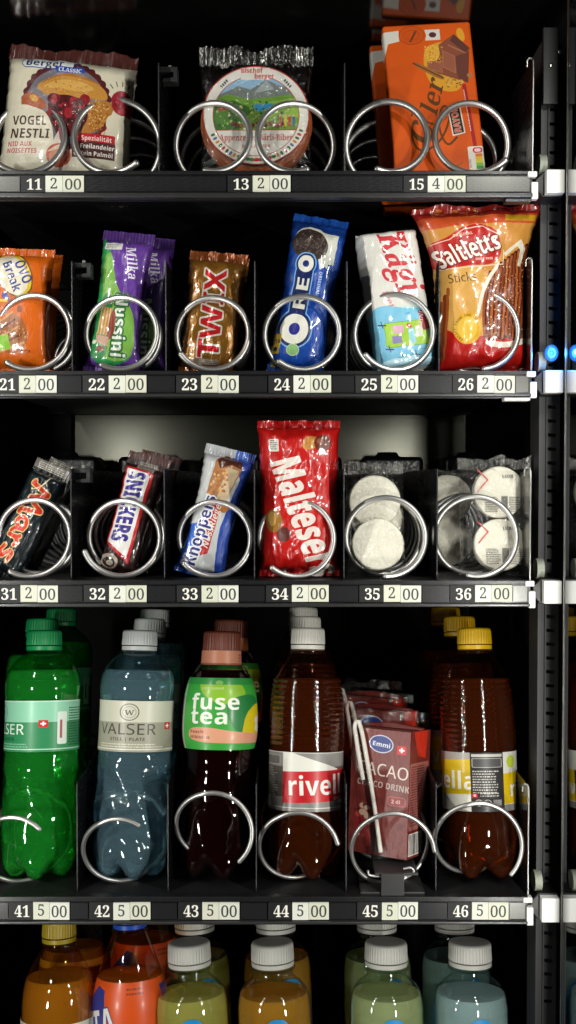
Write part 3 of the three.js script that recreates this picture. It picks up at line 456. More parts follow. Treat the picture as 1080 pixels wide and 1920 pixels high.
const tSalt = canvas(180, 316, (g, w, h) => {
  R(g, 0, 0, w, h, '#c98a3a'); C(g, [[-10, 60], [60, 90], [110, 150], [60, 230], [-10, 240]], '#d6a252'); C(g, [[84, 250], [92, 160], [130, 110], [176, 74], [200, 90], [200, 260], [100, 262]], '#7d2412'); R(g, 0, 0, w, 26, '#9c1f18'); C(g, [[-10, 20], [90, 30], [190, 18], [190, 44], [90, 40], [-10, 50]], '#c04a20'); specks(g, 20, 4, 70, 16, 40, ['#b8481c', '#c86a28'], 4); R(g, 126, 26, 50, 12, '#c8941e'); 
  C(g, [[-20, 120], [-8, 250], [190, 244], [190, 330], [-20, 330]], '#b3160f'); P(g, [[0, 245], [180, 250], [180, 316], [0, 316]], '#b3160f'); C(g, [[-5, 214], [60, 262], [180, 250], [180, 300], [-5, 300]], '#b3160f');
  for (let i = 0; i < 12; i++) { const x = 92 + i * 6.8, y0 = 132 - i * 5, lean = (i - 4) * 1.1; C(g, [[x + 12, y0], [x + 6 + lean, 170], [x + lean, 210], [x - 2, 248 + (i % 3) * 3]], null, '#4a180a', 7.4); C(g, [[x + 11, y0 + 2], [x + 5 + lean, 170], [x - 1 + lean, 210], [x - 3, 246 + (i % 3) * 3]], null, ['#9c4c1c', '#843a14', '#ac5c24'][i % 3], 4.6); }
  for (let i = 0; i < 5; i++) C(g, [[22 - i * 6, 158 + i * 12], [18 - i * 5, 210], [10 - i * 3, 286]], null, i % 2 ? '#7d3414' : '#a35420', 6);
  specks(g, 92, 110, 82, 140, 150, ['#e8d8b8', '#d9a868'], 1.5);
  C(g, [[78, 214], [92, 160], [124, 116], [118, 112], [86, 156], [72, 210]], '#e2dcc8'); P(g, [[128, 98], [158, 72], [170, 88], [164, 122], [158, 120], [160, 92], [154, 84], [132, 104]], '#dcd4c0'); C(g, [[90, 254], [130, 262], [178, 250], [176, 262], [130, 272], [90, 266]], '#dcd0bc');
  C(g, [[-6, 72], [32, 66], [60, 44], [96, 42], [122, 62], [124, 118], [60, 116], [-6, 124]], '#b81d18'); P(g, [[4, 74], [36, 68], [62, 50], [92, 47], [120, 64]], null, '#e4cfb8', 1.6, false); P(g, [[2, 122], [60, 120], [128, 118], [128, 92]], null, '#e4cfb8', 1.6, false);
  T(g, 'ORIGINAL', 42, 64, 7, '#e8c8a8', { rot: -8 }); T(g, 'Saltletts', 11, 120, 48, '#efe9dc', { rot: -16, sx: .62, skew: -.1, stroke: '#7a140f', lw: 5 }); T(g, 'Saltletts', 11, 120, 48, '#efe9dc', { rot: -16, sx: .62, skew: -.1 }); T(g, 'SINCE 1935', 76, 108, 6, '#f0dcc8');
  T(g, 'Sticks', 22, 148, 22, '#4d3a24', { w: 'normal', sx: 1.0, rot: -3 });
  E(g, 56, 232, 27, 29, '#d8a41e'); E(g, 56, 232, 20, 22, '#e2b73c', 0, '#c08c18', 1); g.save(); g.translate(56, 232); for (let i = 0; i < 18; i++) { g.save(); g.rotate(-2.6 + i * .2); T(g, 'CRISPY FROM THE OVEN'[i], 0, -22, 6, '#6a4210', { a: 'center' }); g.restore(); } g.restore();
});
pack('pretzel_bag', 'large red and gold pretzel stick bag filling slot 26', 'snack bag', stand(2, 904, -0.036, 894, 386, -0.034), 180, 0.036, tSalt, { sealT: .04, sealB: .03, wr: .003, rise: .13, sd: 13, boxy: 2.6, pinch: .06, flareT: .36, bendT: .3, sag: .02, nu: 34, nv: 56 });

// --- row 3
const tMars = canvas(70, 240, (g, w, h) => {
  R(g, 0, 0, w, h, '#0f1a1f'); R(g, 0, 0, w, 22, '#77726a'); smallprint(g, 8, 4, 54, 4, 4, '#d8d4c8'); R(g, 0, 18, w, 7, '#1a1a1a');
  g.save(); g.translate(20, 50); g.rotate(Math.PI / 2); g.scale(1.14, -.95);
  const strokes = [[[-4, 2], [0, 0], [10, 36], [12, 36], [24, 6], [26, 6], [40, 36], [42, 36], [48, 0], [54, -2]], [[80, 20], [66, 24], [58, 10], [68, 0], [79, 8], [80, 20], [81, 4], [88, 0]], [[92, 20], [96, 16], [95, 0]], [[95, 12], [102, 21], [109, 17]], [[138, 18], [126, 23], [119, 15], [127, 10], [135, 4], [126, -3], [115, 1]]];
  for (const [c, lw] of [['#e8c27a', 10.5], ['#d8351a', 6.6]]) strokes.forEach((k, i) => (i ? C(g, k, null, c, lw) : P(g, k, null, c, lw, false)));
  g.restore();
  C(g, [[44, 26], [38, 50], [22, 62]], null, '#e8d2a0', 2.5); E(g, 8, 218, 10, 10, '#8a8c90'); g.fillStyle = '#0f1a1f'; 
});
const barO = { sealT: .1, sealB: .04, wr: .0013, rise: .08, boxy: 3, zig: .006, zigN: 24, pinch: .04 };
const marsBar = pack('black_bar', 'black chocolate bar with red script leaning on the spiral in slot 31', 'chocolate bar', stand(3, 2, -0.036, 104, 872, -0.05), 74, 0.022, tMars, { ...barO, sd: 14 });
shift(dup(marsBar, 'black chocolate bar half hidden behind the front one in slot 31'), .005, .001, -.03);
const tSnick = canvas(70, 240, (g, w, h) => {
  R(g, 0, 0, w, h, '#2c1714'); R(g, 0, 0, w, 14, '#46201c'); for (let i = 0; i < 18; i++) R(g, i * 4, 0, 1.4, 12, '#5a2f28'); R(g, 22, 16, 30, 20, '#9a938a'); smallprint(g, 24, 18, 26, 4, 4.4, '#55504a');
  P(g, [[2, 32], [48, 34], [54, 40], [54, 214], [2, 184]], '#c01f28'); P(g, [[6, 36], [44, 38], [48, 44], [48, 203], [6, 181]], '#e8e6e0');
  T(g, 'SNICKERS', 11, 42, 41, '#3a2c8a', { rot: 90, sx: .71, skew: -.14, stroke: '#3a2c8a', lw: 1.8 });
  E(g, 18, 216, 17, 14, '#b8ac9c'); E(g, 18, 218, 12, 9, '#3a1c16'); E(g, 20, 219, 7, 5, '#cfc4b4');
});
const nutBar = pack('peanut_bar', 'brown peanut bar with blue lettering on white in slot 32', 'chocolate bar', stand(3, 217, -0.036, 282, 854, -0.052), 72, 0.022, tSnick, { ...barO, sd: 15, flareT: .12 });
shift(dup(nutBar, 'brown peanut bar half hidden behind the front one in slot 32'), .007, .002, -.03);
const tKnop = canvas(92, 262, (g, w, h) => {
  R(g, 0, 0, w, h, '#c4c6c6'); P(g, [[50, 16], [92, 14], [92, 262], [74, 262], [66, 160], [80, 60]], '#2446a2'); R(g, 0, 0, w, 17, '#b4b8ba'); R(g, 56, 0, 36, 17, '#2c58b8'); for (let i = 0; i < 22; i++) R(g, i * 4.3, 0, 1.2, 16, 'rgba(240,245,250,.35)');
  P(g, [[0, 168], [22, 160], [30, 262], [0, 262]], '#2a62c8'); 
  P(g, [[26, 30], [40, 16], [74, 24], [78, 40], [64, 110], [20, 100]], '#a8744a'); P(g, [[28, 30], [42, 16], [74, 24], [78, 40], [56, 34], [36, 46]], '#4f2618'); P(g, [[50, 40], [74, 44], [64, 110], [44, 104]], '#cdb792'); for (let i = 0; i < 40; i++) E(g, 26 + rnd() * 30, 46 + rnd() * 54, 3.2, 2.4, ['#c88a48', '#dfb06c', '#a4602e', '#b8743c'][i % 4], rnd() * 3);
  P(g, [[34, 106], [58, 110], [54, 216], [34, 226]], '#b8262a'); E(g, 64, 122, 9, 9, '#b8743a');
  T(g, 'NussRiegel', 51, 208, 18, '#eae2d8', { italic: true, rot: -86, sx: 1.0 });
  T(g, 'Knoppers', 35, 248, 34, '#2d2a7c', { rot: -87, sx: .93, outer: '#e9ecec', ow: 6 });
  R(g, 0, 252, w, 10, '#2656b8');
});
pack('nut_bar', 'white and blue nut bar pack with chocolate picture in slot 33', 'chocolate bar', stand(3, 372, -0.036, 434, 842, -0.052), 86, 0.02, tKnop, { ...barO, sealT: .075, sd: 16, flareT: .14, flareB: .14, rise: .1 });
const tMalt = canvas(158, 300, (g, w, h) => {
  R(g, 0, 0, w, h, '#c01410'); 
  RR(g, 20, 38, 19, 24, 2, '#d8d4c8'); smallprint(g, 22, 40, 15, 5, 4, '#555');
  C(g, [[84, 50], [92, 34], [112, 32], [122, 40], [112, 58], [88, 60]], '#c98a3c'); E(g, 126, 46, 17, 16, '#6a2f20'); E(g, 121, 42, 7, 6, '#8f5038');
  E(g, 28, 194, 17, 22, '#9a6a2a'); E(g, 24, 190, 8, 14, '#c89a4c'); E(g, 48, 220, 14, 14, '#5d241c'); 
  T(g, 'Maltesers', 20, 80, 80, '#e6dcd2', { f: 'sans-serif', italic: true, rot: 69, sx: .63, stroke: '#e6dcd2', lw: 3.5 });
  
});
pack('malt_ball_bag', 'bright red malt ball bag with white slanted lettering in slot 34', 'snack bag', stand(3, 561, -0.036, 560, 789, -0.044), 152, 0.03, tMalt, { sealT: .045, sealB: .04, wr: .0034, rise: .14, sd: 17, boxy: 2.4, pinch: .05, zig: .004, flareT: .03, nu: 34, nv: 50 });
// round white wafers in clear film
function waferPack(label, st, wpx, discs, sd, printed) {
  const w = MM(wpx, -0.038), p = thing('wafer_roll', label, 'snack pack', 'clear packs of round wafers'); pose(p, st.m);
  const r = MM(49, -0.036);
  for (const [x, y, z, tx, tz] of discs) {
    const prof = [[0, -.006], [r * .95, -.006], [r, -.0035], [r, .0035], [r * .95, .006], [0, .0064]].map(([a, b]) => new THREE.Vector2(a, b));
    const d = part('wafer', new THREE.LatheGeometry(prof, 40).rotateX(Math.PI / 2), std('#ece8d6', .7, 0, { bumpMap: crinkle, bumpScale: .001 }), p);
    d.position.set(MM(x, -.036), st.L * y, z); d.rotation.set(tx, 0, tz);
    if (printed) {
      const l = part('printed_film', new THREE.PlaneGeometry(r * 1.8, r * 1.8), new THREE.MeshPhysicalMaterial({ map: printed, transparent: true, roughness: .4 }), d); l.position.set(MM(2, 0), 0, .0072);
    }
  }
  const g = packGeo(w, st.L, .034, { sealT: .1, sealB: .04, zig: .01, zigN: 20, wr: .0032, sag: .03, rise: .14, boxy: 4, sd, crimp: .001, nu: 34, nv: 60 });
  part('clear_film', g.body, M.film, p); part('top_seal', g.top, M.glint, p); part('bottom_seal', g.bottom, M.film, p);
  return p;
}
const tPrint = canvas(110, 110, (g) => {
  g.clearRect(0, 0, 110, 110); P(g, [[-2, 0], [24, 26], [0, 54]], null, '#c8282c', 3, false); T(g, 'LUXE', 58, 22, 11, '#3a3a38'); smallprint(g, 18, 66, 34, 9, 4.2, '#55534c'); smallprint(g, 74, 66, 34, 9, 4.2, '#55534c'); for (let i = 0; i < 7; i++) R(g, 56 + i * 2.2, 64, 1.2, 34, '#3a3a38');
});
waferPack('clear pack of two plain round white wafers in slot 35', stand(3, 707, -0.036, 700, 868, -0.05), 112, [[0, .66, .0, .14, 0], [2, .265, .007, -.12, 0], [4, .52, -.009, .3, 0]], 21);
waferPack('clear pack of printed round white wafers with red arrow marks in slot 36', stand(3, 932, -0.036, 926, 858, -0.05), 140, [[6, .70, .002, .08, 0], [4, .255, .005, -.06, 0]], 22, tPrint);
waferPack('dim clear pack of round white wafers behind the printed pack in slot 36', stand(3, 846, -0.105, 842, 880, -0.115), 128, [[-6, .70, .002, .1, 0], [-6, .27, .003, -.05, 0]], 23);

// ---------------------------------------------------------------- bottles
// outline: [radius, height] in mm through which a smooth profile runs; petals shape the foot
function outline(pts, n = 110) {
  const c = new THREE.CatmullRomCurve3(pts.map(([r, y]) => V(r / 1000, y / 1000, 0)), false, 'centripetal'); return c.getPoints(n).map((p) => [p.x, p.y]);
}
function bottleGeo(pts, R0, o = {}) {
  const N = o.N ?? 60, body = outline(pts, o.n ?? 120), hb = o.foot ?? .03, p = [], uv = [], ix = [], rows = [];
  const inset = o.inset ?? 0, maxY = o.maxY ?? 9;
  const FOOT = 14;
  for (let k = 0; k <= FOOT; k++) rows.push({ f: k / FOOT });
  for (const [r, y] of body) if (y > hb + .0005 && y < maxY) rows.push({ r, y });
  if (o.maxY) { const last = rows[rows.length - 1]; rows.push({ r: last.r * .6, y: last.y + .00005 }, { r: 0.0001, y: last.y + .0001 }); }
  const rAt = (() => { const q = body.filter(([, y]) => y >= hb)[0]; return q ? q[0] : R0; })();
  rows.forEach((w, j) => { for (let i = 0; i <= N; i++) {
    const a = i / N * Math.PI * 2, c = Math.pow(.5 + .5 * Math.cos(5 * (a - (o.turn ?? .3))), .8); let r, y;
    if (w.f !== undefined) {
      const f = w.f, lerp = (A, x) => { const t = x * (A.length - 1), k = Math.min(A.length - 2, Math.floor(t)), q = t - k, s = q; return [A[k][0] + (A[k + 1][0] - A[k][0]) * s, A[k][1] + (A[k + 1][1] - A[k][1]) * s]; };
      const foot = lerp([[0, .2], [.35, .12], [.6, .0], [.78, .03], [.92, .22], [.985, .5], [1, .75], [1, 1]], f), val = lerp([[0, .22], [.3, .24], [.52, .3], [.7, .42], [.84, .56], [.93, .72], [.98, .86], [1, 1]], f);
      r = rAt * (val[0] + (foot[0] - val[0]) * c); y = hb * (val[1] + (foot[1] - val[1]) * c);
    } else { r = w.r; y = w.y; }
    const ripple = (o.dent ?? 0) * (noise(Math.cos(a) * 1.4 + (o.sd ?? 0), y * 26 + Math.sin(a) * 1.4) + 0.4 * (0.5 - Math.abs(noise(Math.cos(a) * 3 + (o.sd ?? 0) * 2, y * 80 + Math.sin(a) * 3))) + 0.12 * noise(Math.cos(a) * 8 + 3, y * 190 + Math.sin(a) * 8)) * Math.max(0, Math.min(1, (y - .012) / .02)) * Math.max(0, Math.min(1, ((o.dentTop ?? .1) - y) / .02));
    r = Math.max(0.0001, r + ripple - inset); y = y + (w.f !== undefined ? inset : 0);
    p.push(Math.sin(a) * r, y, Math.cos(a) * r); uv.push(i / N, y / .22);
  } });
  for (let j = 0; j < rows.length - 1; j++) for (let i = 0; i < N; i++) { const a = j * (N + 1) + i, b = a + 1, c = a + N + 1; ix.push(a, b, c + 1, a, c + 1, c); }
  const g = new THREE.BufferGeometry(); g.setAttribute('position', new THREE.Float32BufferAttribute(p, 3)); g.setAttribute('uv', new THREE.Float32BufferAttribute(uv, 2)); g.setIndex(ix); g.computeVertexNormals();
  const nn = g.attributes.normal; for (let j = 0; j < rows.length; j++) { const a = j * (N + 1), b = a + N, v = V(nn.getX(a) + nn.getX(b), nn.getY(a) + nn.getY(b), nn.getZ(a) + nn.getZ(b)).normalize(); nn.setXYZ(a, v.x, v.y, v.z); nn.setXYZ(b, v.x, v.y, v.z); }
  return g;
}
function capGeo(r, h, ridges = 40, taper = .0006) {
  const N = ridges * 4, p = [], ix = [], rows = [[0.0001, h], [r * .8, h], [r * .94, h - .0006], [r - taper, h - .002], [r - taper * .8, h - .003], [r, h * .02], [r * .96, 0]];
  rows.forEach(([R_, y], j) => { for (let i = 0; i < N; i++) { const a = i / N * Math.PI * 2, k = j >= 4 && j <= 5 ? .00022 * (i % 4 < 2 ? 1 : -1) : 0; p.push(Math.sin(a) * (R_ + k), y, Math.cos(a) * (R_ + k)); } });
  for (let j = 0; j < rows.length - 1; j++) for (let i = 0; i < N; i++) { const a = j * N + i, b = j * N + (i + 1) % N; ix.push(a, a + N, b, b, a + N, b + N); }
  const g = new THREE.BufferGeometry(); g.setAttribute('position', new THREE.Float32BufferAttribute(p, 3)); g.setIndex(ix); g.computeVertexNormals(); return g;
}
// a label: a band round the body, its picture centred where it faces
function bandGeo(pts, y0, y1, a0, a1, lift = .0004) {
  const prof = outline(pts, 160), rad = (y) => { for (let i = 0; i < prof.length - 1; i++) if (prof[i][1] <= y && prof[i + 1][1] >= y) { const t = (y - prof[i][1]) / (prof[i + 1][1] - prof[i][1] || 1); return prof[i][0] + (prof[i + 1][0] - prof[i][0]) * t; } return prof[0][0]; };
  const N = 48, Mr = 16, p = [], uv = [], ix = [];
  for (let j = 0; j <= Mr; j++) for (let i = 0; i <= N; i++) { const y = y0 + (y1 - y0) * j / Mr, a = a0 + (a1 - a0) * i / N, r = rad(y) + lift; p.push(Math.sin(a) * r, y, Math.cos(a) * r); uv.push(i / N, j / Mr); }
  for (let j = 0; j < Mr; j++) for (let i = 0; i < N; i++) { const a = j * (N + 1) + i, b = a + 1, c = a + N + 1; ix.push(a, b, c + 1, a, c + 1, c); }
  const g = new THREE.BufferGeometry(); g.setAttribute('position', new THREE.Float32BufferAttribute(p, 3)); g.setAttribute('uv', new THREE.Float32BufferAttribute(uv, 2)); g.setIndex(ix); g.computeVertexNormals(); return g;
}
const pet = (color, o = {}) => new THREE.MeshPhysicalMaterial({ color, roughness: 0.04, transmission: 1, thickness: 0, ior: 1.55, ...o });
const juice = (color, atten, dist, tr, o = {}) => new THREE.MeshPhysicalMaterial({ color, roughness: 0.03, transmission: tr, thickness: .05, ior: 1.34, attenuationColor: atten, attenuationDistance: dist, ...o });
const LIP = (r, y) => new THREE.TorusGeometry(r, .0013, 8, 32).rotateX(Math.PI / 2).translate(0, y, 0);
function bottle(label, spec, group) {
  const b = thing('drink_bottle', label, 'bottle', group);
  const shell = part('bottle_body', bottleGeo(spec.pts, spec.R, spec), spec.shell, b);
  part('neck_ring', LIP(spec.neck + .0018, spec.capY - .0022), spec.shell, shell);
  part('liquid', bottleGeo(spec.pts, spec.R, { ...spec, inset: .0009, maxY: spec.level }), spec.liquid, b);
  const cap = part('cap', capGeo(spec.capR, spec.capH, spec.ridges ?? 36).translate(0, spec.capY + .0045, 0), spec.cap, b);
  part('tamper_ring', new THREE.CylinderGeometry(spec.capR * 1.0, spec.capR * .99, .0036, 40).translate(0, spec.capY + .0018, 0), spec.cap, cap);
  for (const [name, y0, y1, a0, a1, m] of spec.labels ?? []) part(name, bandGeo(spec.pts, y0, y1, a0, a1, name === 'printed_label' ? .0005 : .0007), m, b);
  return b;
}
// base centre at column px on shelf, leaning back so that the cap stands at cx
function standBottle(b, row, bx, zb, cx, H, lean, turn = 0) {
  const zt = zb - H * Math.sin(lean), B = V(X(bx, zb), FLOOR[row] + .0008, zb), x1 = X(cx, zt), up = V(x1 - B.x, H * Math.cos(lean), -H * Math.sin(lean)).normalize();
  b.position.copy(B); b.quaternion.setFromUnitVectors(V(0, 1, 0), up).multiply(new THREE.Quaternion().setFromAxisAngle(V(0, 1, 0), turn));
  return b;
}
const paperL = (t, o = {}) => new THREE.MeshPhysicalMaterial({ map: t, roughness: .4, clearcoat: .3, clearcoatRoughness: .2, side: THREE.DoubleSide, ...o });
const LEAN = 0.175;
// water bottles, slots 41 and 42
const waterPts = [[32.5, 26], [33, 34], [33, 60], [32.2, 72], [31.2, 80], [31.6, 86], [32.8, 92], [32.6, 100], [32.2, 106], [32.2, 151], [32.8, 156], [33, 163], [31.4, 174], [26, 183], [19, 189.5], [14.5, 192], [13.5, 194], [13.3, 204]];
const waterSpec = { pts: waterPts, R: .033, neck: .0135, capY: .194, capR: .0156, capH: .0135, level: .178, foot: .03 };
const tGreen = canvas(300, 100, (g, w, h) => {
  R(g, 0, 0, w, h, '#2f8a56'); R(g, 0, 0, w, 42, '#8fd0ae'); R(g, 0, 0, w, 2, '#c8ead8'); R(g, 0, 94, w, 2, '#bfe6cc');
  E(g, 96, 24, 13, 15, null, 0, '#3d7a74', 1.5); T(g, 'W', 96, 29, 13, '#3d7a74', { f: 'serif', a: 'center' });
  T(g, 'VALSER', 58, 66, 28, '#eaf4ea', { w: 'normal', sx: .96 }); swissCross(g, 168, 38, 14); T(g, 'PETILLANTE', 78, 79, 9, '#0f4a30', {}); smallprint(g, 66, 84, 100, 2, 5, '#8fcaa8');
  RR(g, 196, 22, 16, 64, 3, '#dce8dc'); R(g, 200, 38, 4, 36, '#a8565a'); smallprint(g, 216, 14, 60, 15, 5.2, '#12382a'); smallprint(g, 250, 14, 40, 10, 5.2, '#12382a');
});
const tGrey = canvas(300, 100, (g, w, h) => {
  R(g, 0, 0, w, h, '#a09e8c'); R(g, 0, 0, w, 42, '#cfcebb'); R(g, 0, 94, w, 2, '#e8e6d8');
  E(g, 148, 22, 14, 16, null, 0, '#6d7068', 1.8); E(g, 148, 22, 10, 11, null, 0, '#8a8c80', 1); T(g, 'W', 148, 28, 14, '#55584f', { f: 'serif', a: 'center' });
  T(g, 'VALSER', 96, 66, 29, '#3c403c', { w: 'normal', sx: .98 }); swissCross(g, 206, 42, 14); T(g, 'STILL | PLATE', 118, 78, 8.5, '#4c504a'); smallprint(g, 96, 84, 110, 2, 5, '#d8d6c4');
  RR(g, 232, 26, 12, 64, 3, '#e2e0d2', '#55584f', 1); smallprint(g, 248, 20, 46, 13, 5.2, '#55584f');
});
{
  const spec = { ...waterSpec, dent: .0013, dentTop: .103, sd: 1, shell: pet('#a8e8b8'), liquid: juice('#7cec8c', lin(.5, .97, .52), .09, .81), cap: std('#0f8a4a', .4),
    labels: [['printed_label', .1075, .1505, -Math.PI * .86, Math.PI * .86, paperL(tGreen)]] };
  const b = standBottle(bottle('green sparkling water bottle with mint label, front one in slot 41', spec), 4, 68, -.046, 82, .213, LEAN, -.2);
  standBottle(dup(b, 'green bottle directly behind the front sparkling water bottle'), 4, 64, -.126, 78, .213, LEAN, .2);
  standBottle(dup(b, 'dark green bottle farthest back in slot 41'), 4, 104, -.205, 114, .213, LEAN, .2);
  const spec2 = { ...waterSpec, dent: .002, dentTop: .107, sd: 5, shell: pet('#e0ebee'), liquid: juice('#bcdce8', lin(.84, .94, .97), .16, .85), cap: std('#b8bcba', .4), labels: [['printed_label', .1075, .1505, -Math.PI * .86, Math.PI * .86, paperL(tGrey)]] };
  const c = standBottle(bottle('clear blue still water bottle with grey label, front one in slot 42', spec2), 4, 240, -.046, 262, .213, LEAN, -.02);
  standBottle(dup(c, 'clear still water bottle directly behind the front one in slot 42'), 4, 262, -.126, 281, .213, LEAN, .5);
  standBottle(dup(c, 'clear still water bottle farthest back in slot 42'), 4, 272, -.2, 291, .213, LEAN, 1);
}
// peach iced tea, slot 43
{
  const pts = [[33.5, 26], [34.2, 40], [34, 58], [32, 72], [29.5, 86], [28.6, 96], [29.8, 106], [32.2, 116], [33, 124], [32.8, 140], [31.4, 155], [28, 168], [22.5, 178], [17, 184], [15, 187], [14.5, 200]];
  const tF = canvas(330, 150, (g, w, h) => {
    R(g, 0, 0, w, h, '#2f9a34'); C(g, [[110, 10], [170, 6], [230, 40], [210, 110], [150, 140], [90, 100]], '#5cab2c'); R(g, 0, 40, 90, 110, '#3a4a3c'); R(g, 88, 0, 8, 150, '#a8aca0'); R(g, 96, 0, 234, 150, '#36a03a'); C(g, [[130, 0], [200, 0], [220, 40], [170, 60], [130, 30]], '#8abc2c'); P(g, [[90, 0], [330, 0], [330, 14], [90, 14]], '#2a8a3a'); C(g, [[176, 40], [250, 30], [250, 120], [200, 120], [180, 90]], '#1f7a3a');
    C(g, [[204, 112], [212, 70], [244, 50], [290, 60], [290, 130], [204, 128]], '#d8c21c'); E(g, 254, 96, 5, 5, '#d0a81c'); for (let i = 0; i < 5; i++) E(g, 254 + Math.cos(i * 1.256) * 12, 96 + Math.sin(i * 1.256) * 13, 8, 9.5, '#dedad8', i * 1.256 + .8); E(g, 254, 96, 5, 5, '#c8b048');
    C(g, [[112, 104], [150, 102], [200, 114], [290, 118], [290, 138], [200, 136], [112, 134]], '#dd9c7c'); T(g, 'Peach', 116, 116, 9, '#7a3a2a'); T(g, 'Hibiscus', 116, 127, 9, '#7a3a2a');
    T(g, 'fuse', 116, 66, 44, '#eef0e4', { sx: .93 }); T(g, 'tea', 116, 96, 44, '#eef0e4', { sx: .95 }); T(g, 'LESS SUGAR', 134, 24, 7, '#bcd890'); E(g, 165, 10, 7, 5, '#7fae5c');
  });
  const spec = { pts, R: .034, neck: .0145, capY: .186, capR: .0168, capH: .0205, level: .178, foot: .03, dent: .001, dentTop: .09, sd: 9, shell: pet('#e8dcd8'), liquid: juice('#44181a', lin(.5, .16, .14), .02, .86), cap: std('#6a3322', .42),
    labels: [['printed_label', .109, .170, -Math.PI * .88, Math.PI * .88, paperL(tF)]] };
  const b = standBottle(bottle('dark peach iced tea bottle with green sleeve and brown cap in slot 43', spec), 4, 404, -.046, 416, .211, LEAN, .02);
  const tc = canvas(120, 24, (g, w, h) => { R(g, 0, 0, w, h, '#bd7c60'); smallprint(g, 20, 6, 80, 3, 5, '#7a4030'); });
  part('paper_seal', new THREE.CylinderGeometry(.0176, .0182, .0125, 40, 1, true).translate(0, .1875, 0), paperL(tc), b);
  standBottle(dup(b, 'iced tea bottle standing behind the front one in slot 43'), 4, 416, -.124, 432, .208, LEAN, .6);
}
// amber whey drinks, slots 44 and 46
{
  const ribs = []; for (let y = 110.5; y <= 166; y += 4.6) { const R0 = y < 140 ? 33 : 33 - (y - 140) ** 1.5 * .022; ribs.push([R0 - .3, y], [R0 + .25, y + 2.3]); }
  const pts = [[32.5, 26], [33.8, 36], [33.6, 46], [32.8, 53], [32.4, 58], [32.4, 107], ...ribs, [27.5, 172], [23.5, 179], [19, 186], [15.5, 192], [14, 195], [13.6, 205]];
  const base = { pts, R: .0335, neck: .0138, capY: .195, capR: .0152, capH: .0145, level: .17, foot: .034, n: 200, shell: pet('#f0dcc8'), liquid: juice('#94522a', lin(.85, .52, .24), .04, .87) };
  const tR = canvas(300, 120, (g, w, h) => {
    R(g, 0, 0, w, h, '#8a8884'); R(g, 0, 30, w, 62, '#57504c'); R(g, 0, 0, w, 1.5, '#d8d4cc'); R(g, 0, 112, w, 2, '#d8d4cc'); smallprint(g, 46, 34, 60, 12, 5, '#a8a49c'); RR(g, 52, 8, 56, 18, 2, '#6a6664', '#c0bcb4', 1); P(g, [[72, 92], [84, 92], [88, 112], [70, 112]], '#d8d8d0');
    P(g, [[114, 0], [128, 0], [204, 34], [204, 42], [114, 42]], '#e4e2d8'); P(g, [[184, 90], [240, 84], [240, 118]], '#e4e2d8'); P(g, [[114, 40], [290, 32], [290, 94], [114, 104]], '#c41c24');
    T(g, 'rivella', 122, 88, 54, '#f0ece4', { rot: -2, sx: .7 }); T(g, 'ORIGINAL', 196, 98, 9, '#f0c8c0');
  });
  const tY = canvas(300, 120, (g, w, h) => {
    R(g, 0, 0, w, h, '#8c8a84'); R(g, 0, 0, 137, 120, '#a39f96'); P(g, [[0, 22], [137, 14], [137, 84], [0, 96]], '#d6b412'); T(g, 'rivella', 36, 76, 50, '#efece0', { sx: .72, stroke: '#9a8a4a', lw: 1 }); T(g, 'Refresh', 80, 100, 15, '#77767a', { italic: true }); P(g, [[90, 88], [137, 84], [137, 120], [112, 112]], '#dedccf');
    R(g, 137, 0, 50, 120, '#2c2b2c'); R(g, 139, 3, 46, 6, '#bdbab2'); RR(g, 140, 12, 44, 18, 2, '#4c4b4a', '#c8c4bc', 1); smallprint(g, 140, 37, 42, 9, 5.4, '#c8c4bc'); R(g, 138, 82, 9, 10, '#b8242e'); E(g, 142.5, 87, 2.6, 3, '#f0b8b8'); smallprint(g, 150, 82, 32, 2, 5, '#c8c4bc'); E(g, 148, 102, 5, 6, null, 0, '#d0ccc4', 1.4); E(g, 161, 102, 5, 6, null, 0, '#d0ccc4', 1.4); R(g, 169, 96, 13, 12, '#8a8884');
    P(g, [[187, 0], [300, 0], [300, 120], [187, 120]], '#d8d6ca'); P(g, [[187, 44], [300, 36], [300, 104], [187, 106]], '#d6b412'); E(g, 204, 20, 10, 13, '#b8c83a'); T(g, 'rivella', 198, 92, 44, '#efece0', { sx: .8, stroke: '#9a8a4a', lw: 1 }); R(g, 187, 107, 113, 13, '#85827e');
  });
  const a = standBottle(bottle('amber soda bottle with red label and white cap, front one in slot 44', { ...base, cap: std('#d2d0c6', .4), labels: [['printed_label', .058, .107, -Math.PI * .86, Math.PI * .86, paperL(tR)]] }), 4, 571, -.046, 578, .216, LEAN, -.02);
  standBottle(dup(a, 'amber soda bottle directly behind the front one in slot 44'), 4, 566, -.126, 573, .216, LEAN, .3);
  standBottle(dup(a, 'amber soda bottle farthest back in slot 44'), 4, 561, -.2, 569, .216, LEAN, .6);
  const c = standBottle(bottle('amber soda bottle with yellow label and yellow cap, front one in slot 46', { ...base, turn: .8, cap: std('#d3a80c', .4), labels: [['printed_label', .058, .107, -Math.PI * .86, Math.PI * .86, paperL(tY)]] }), 4, 909, -.046, 890, .214, LEAN, -0.17);
  standBottle(dup(c, 'amber yellow capped bottle directly behind the front one in slot 46'), 4, 880, -.126, 862, .214, LEAN, .3);
  standBottle(dup(c, 'amber yellow capped bottle farthest back in slot 46'), 4, 852, -.2, 836, .214, LEAN, .6);
}
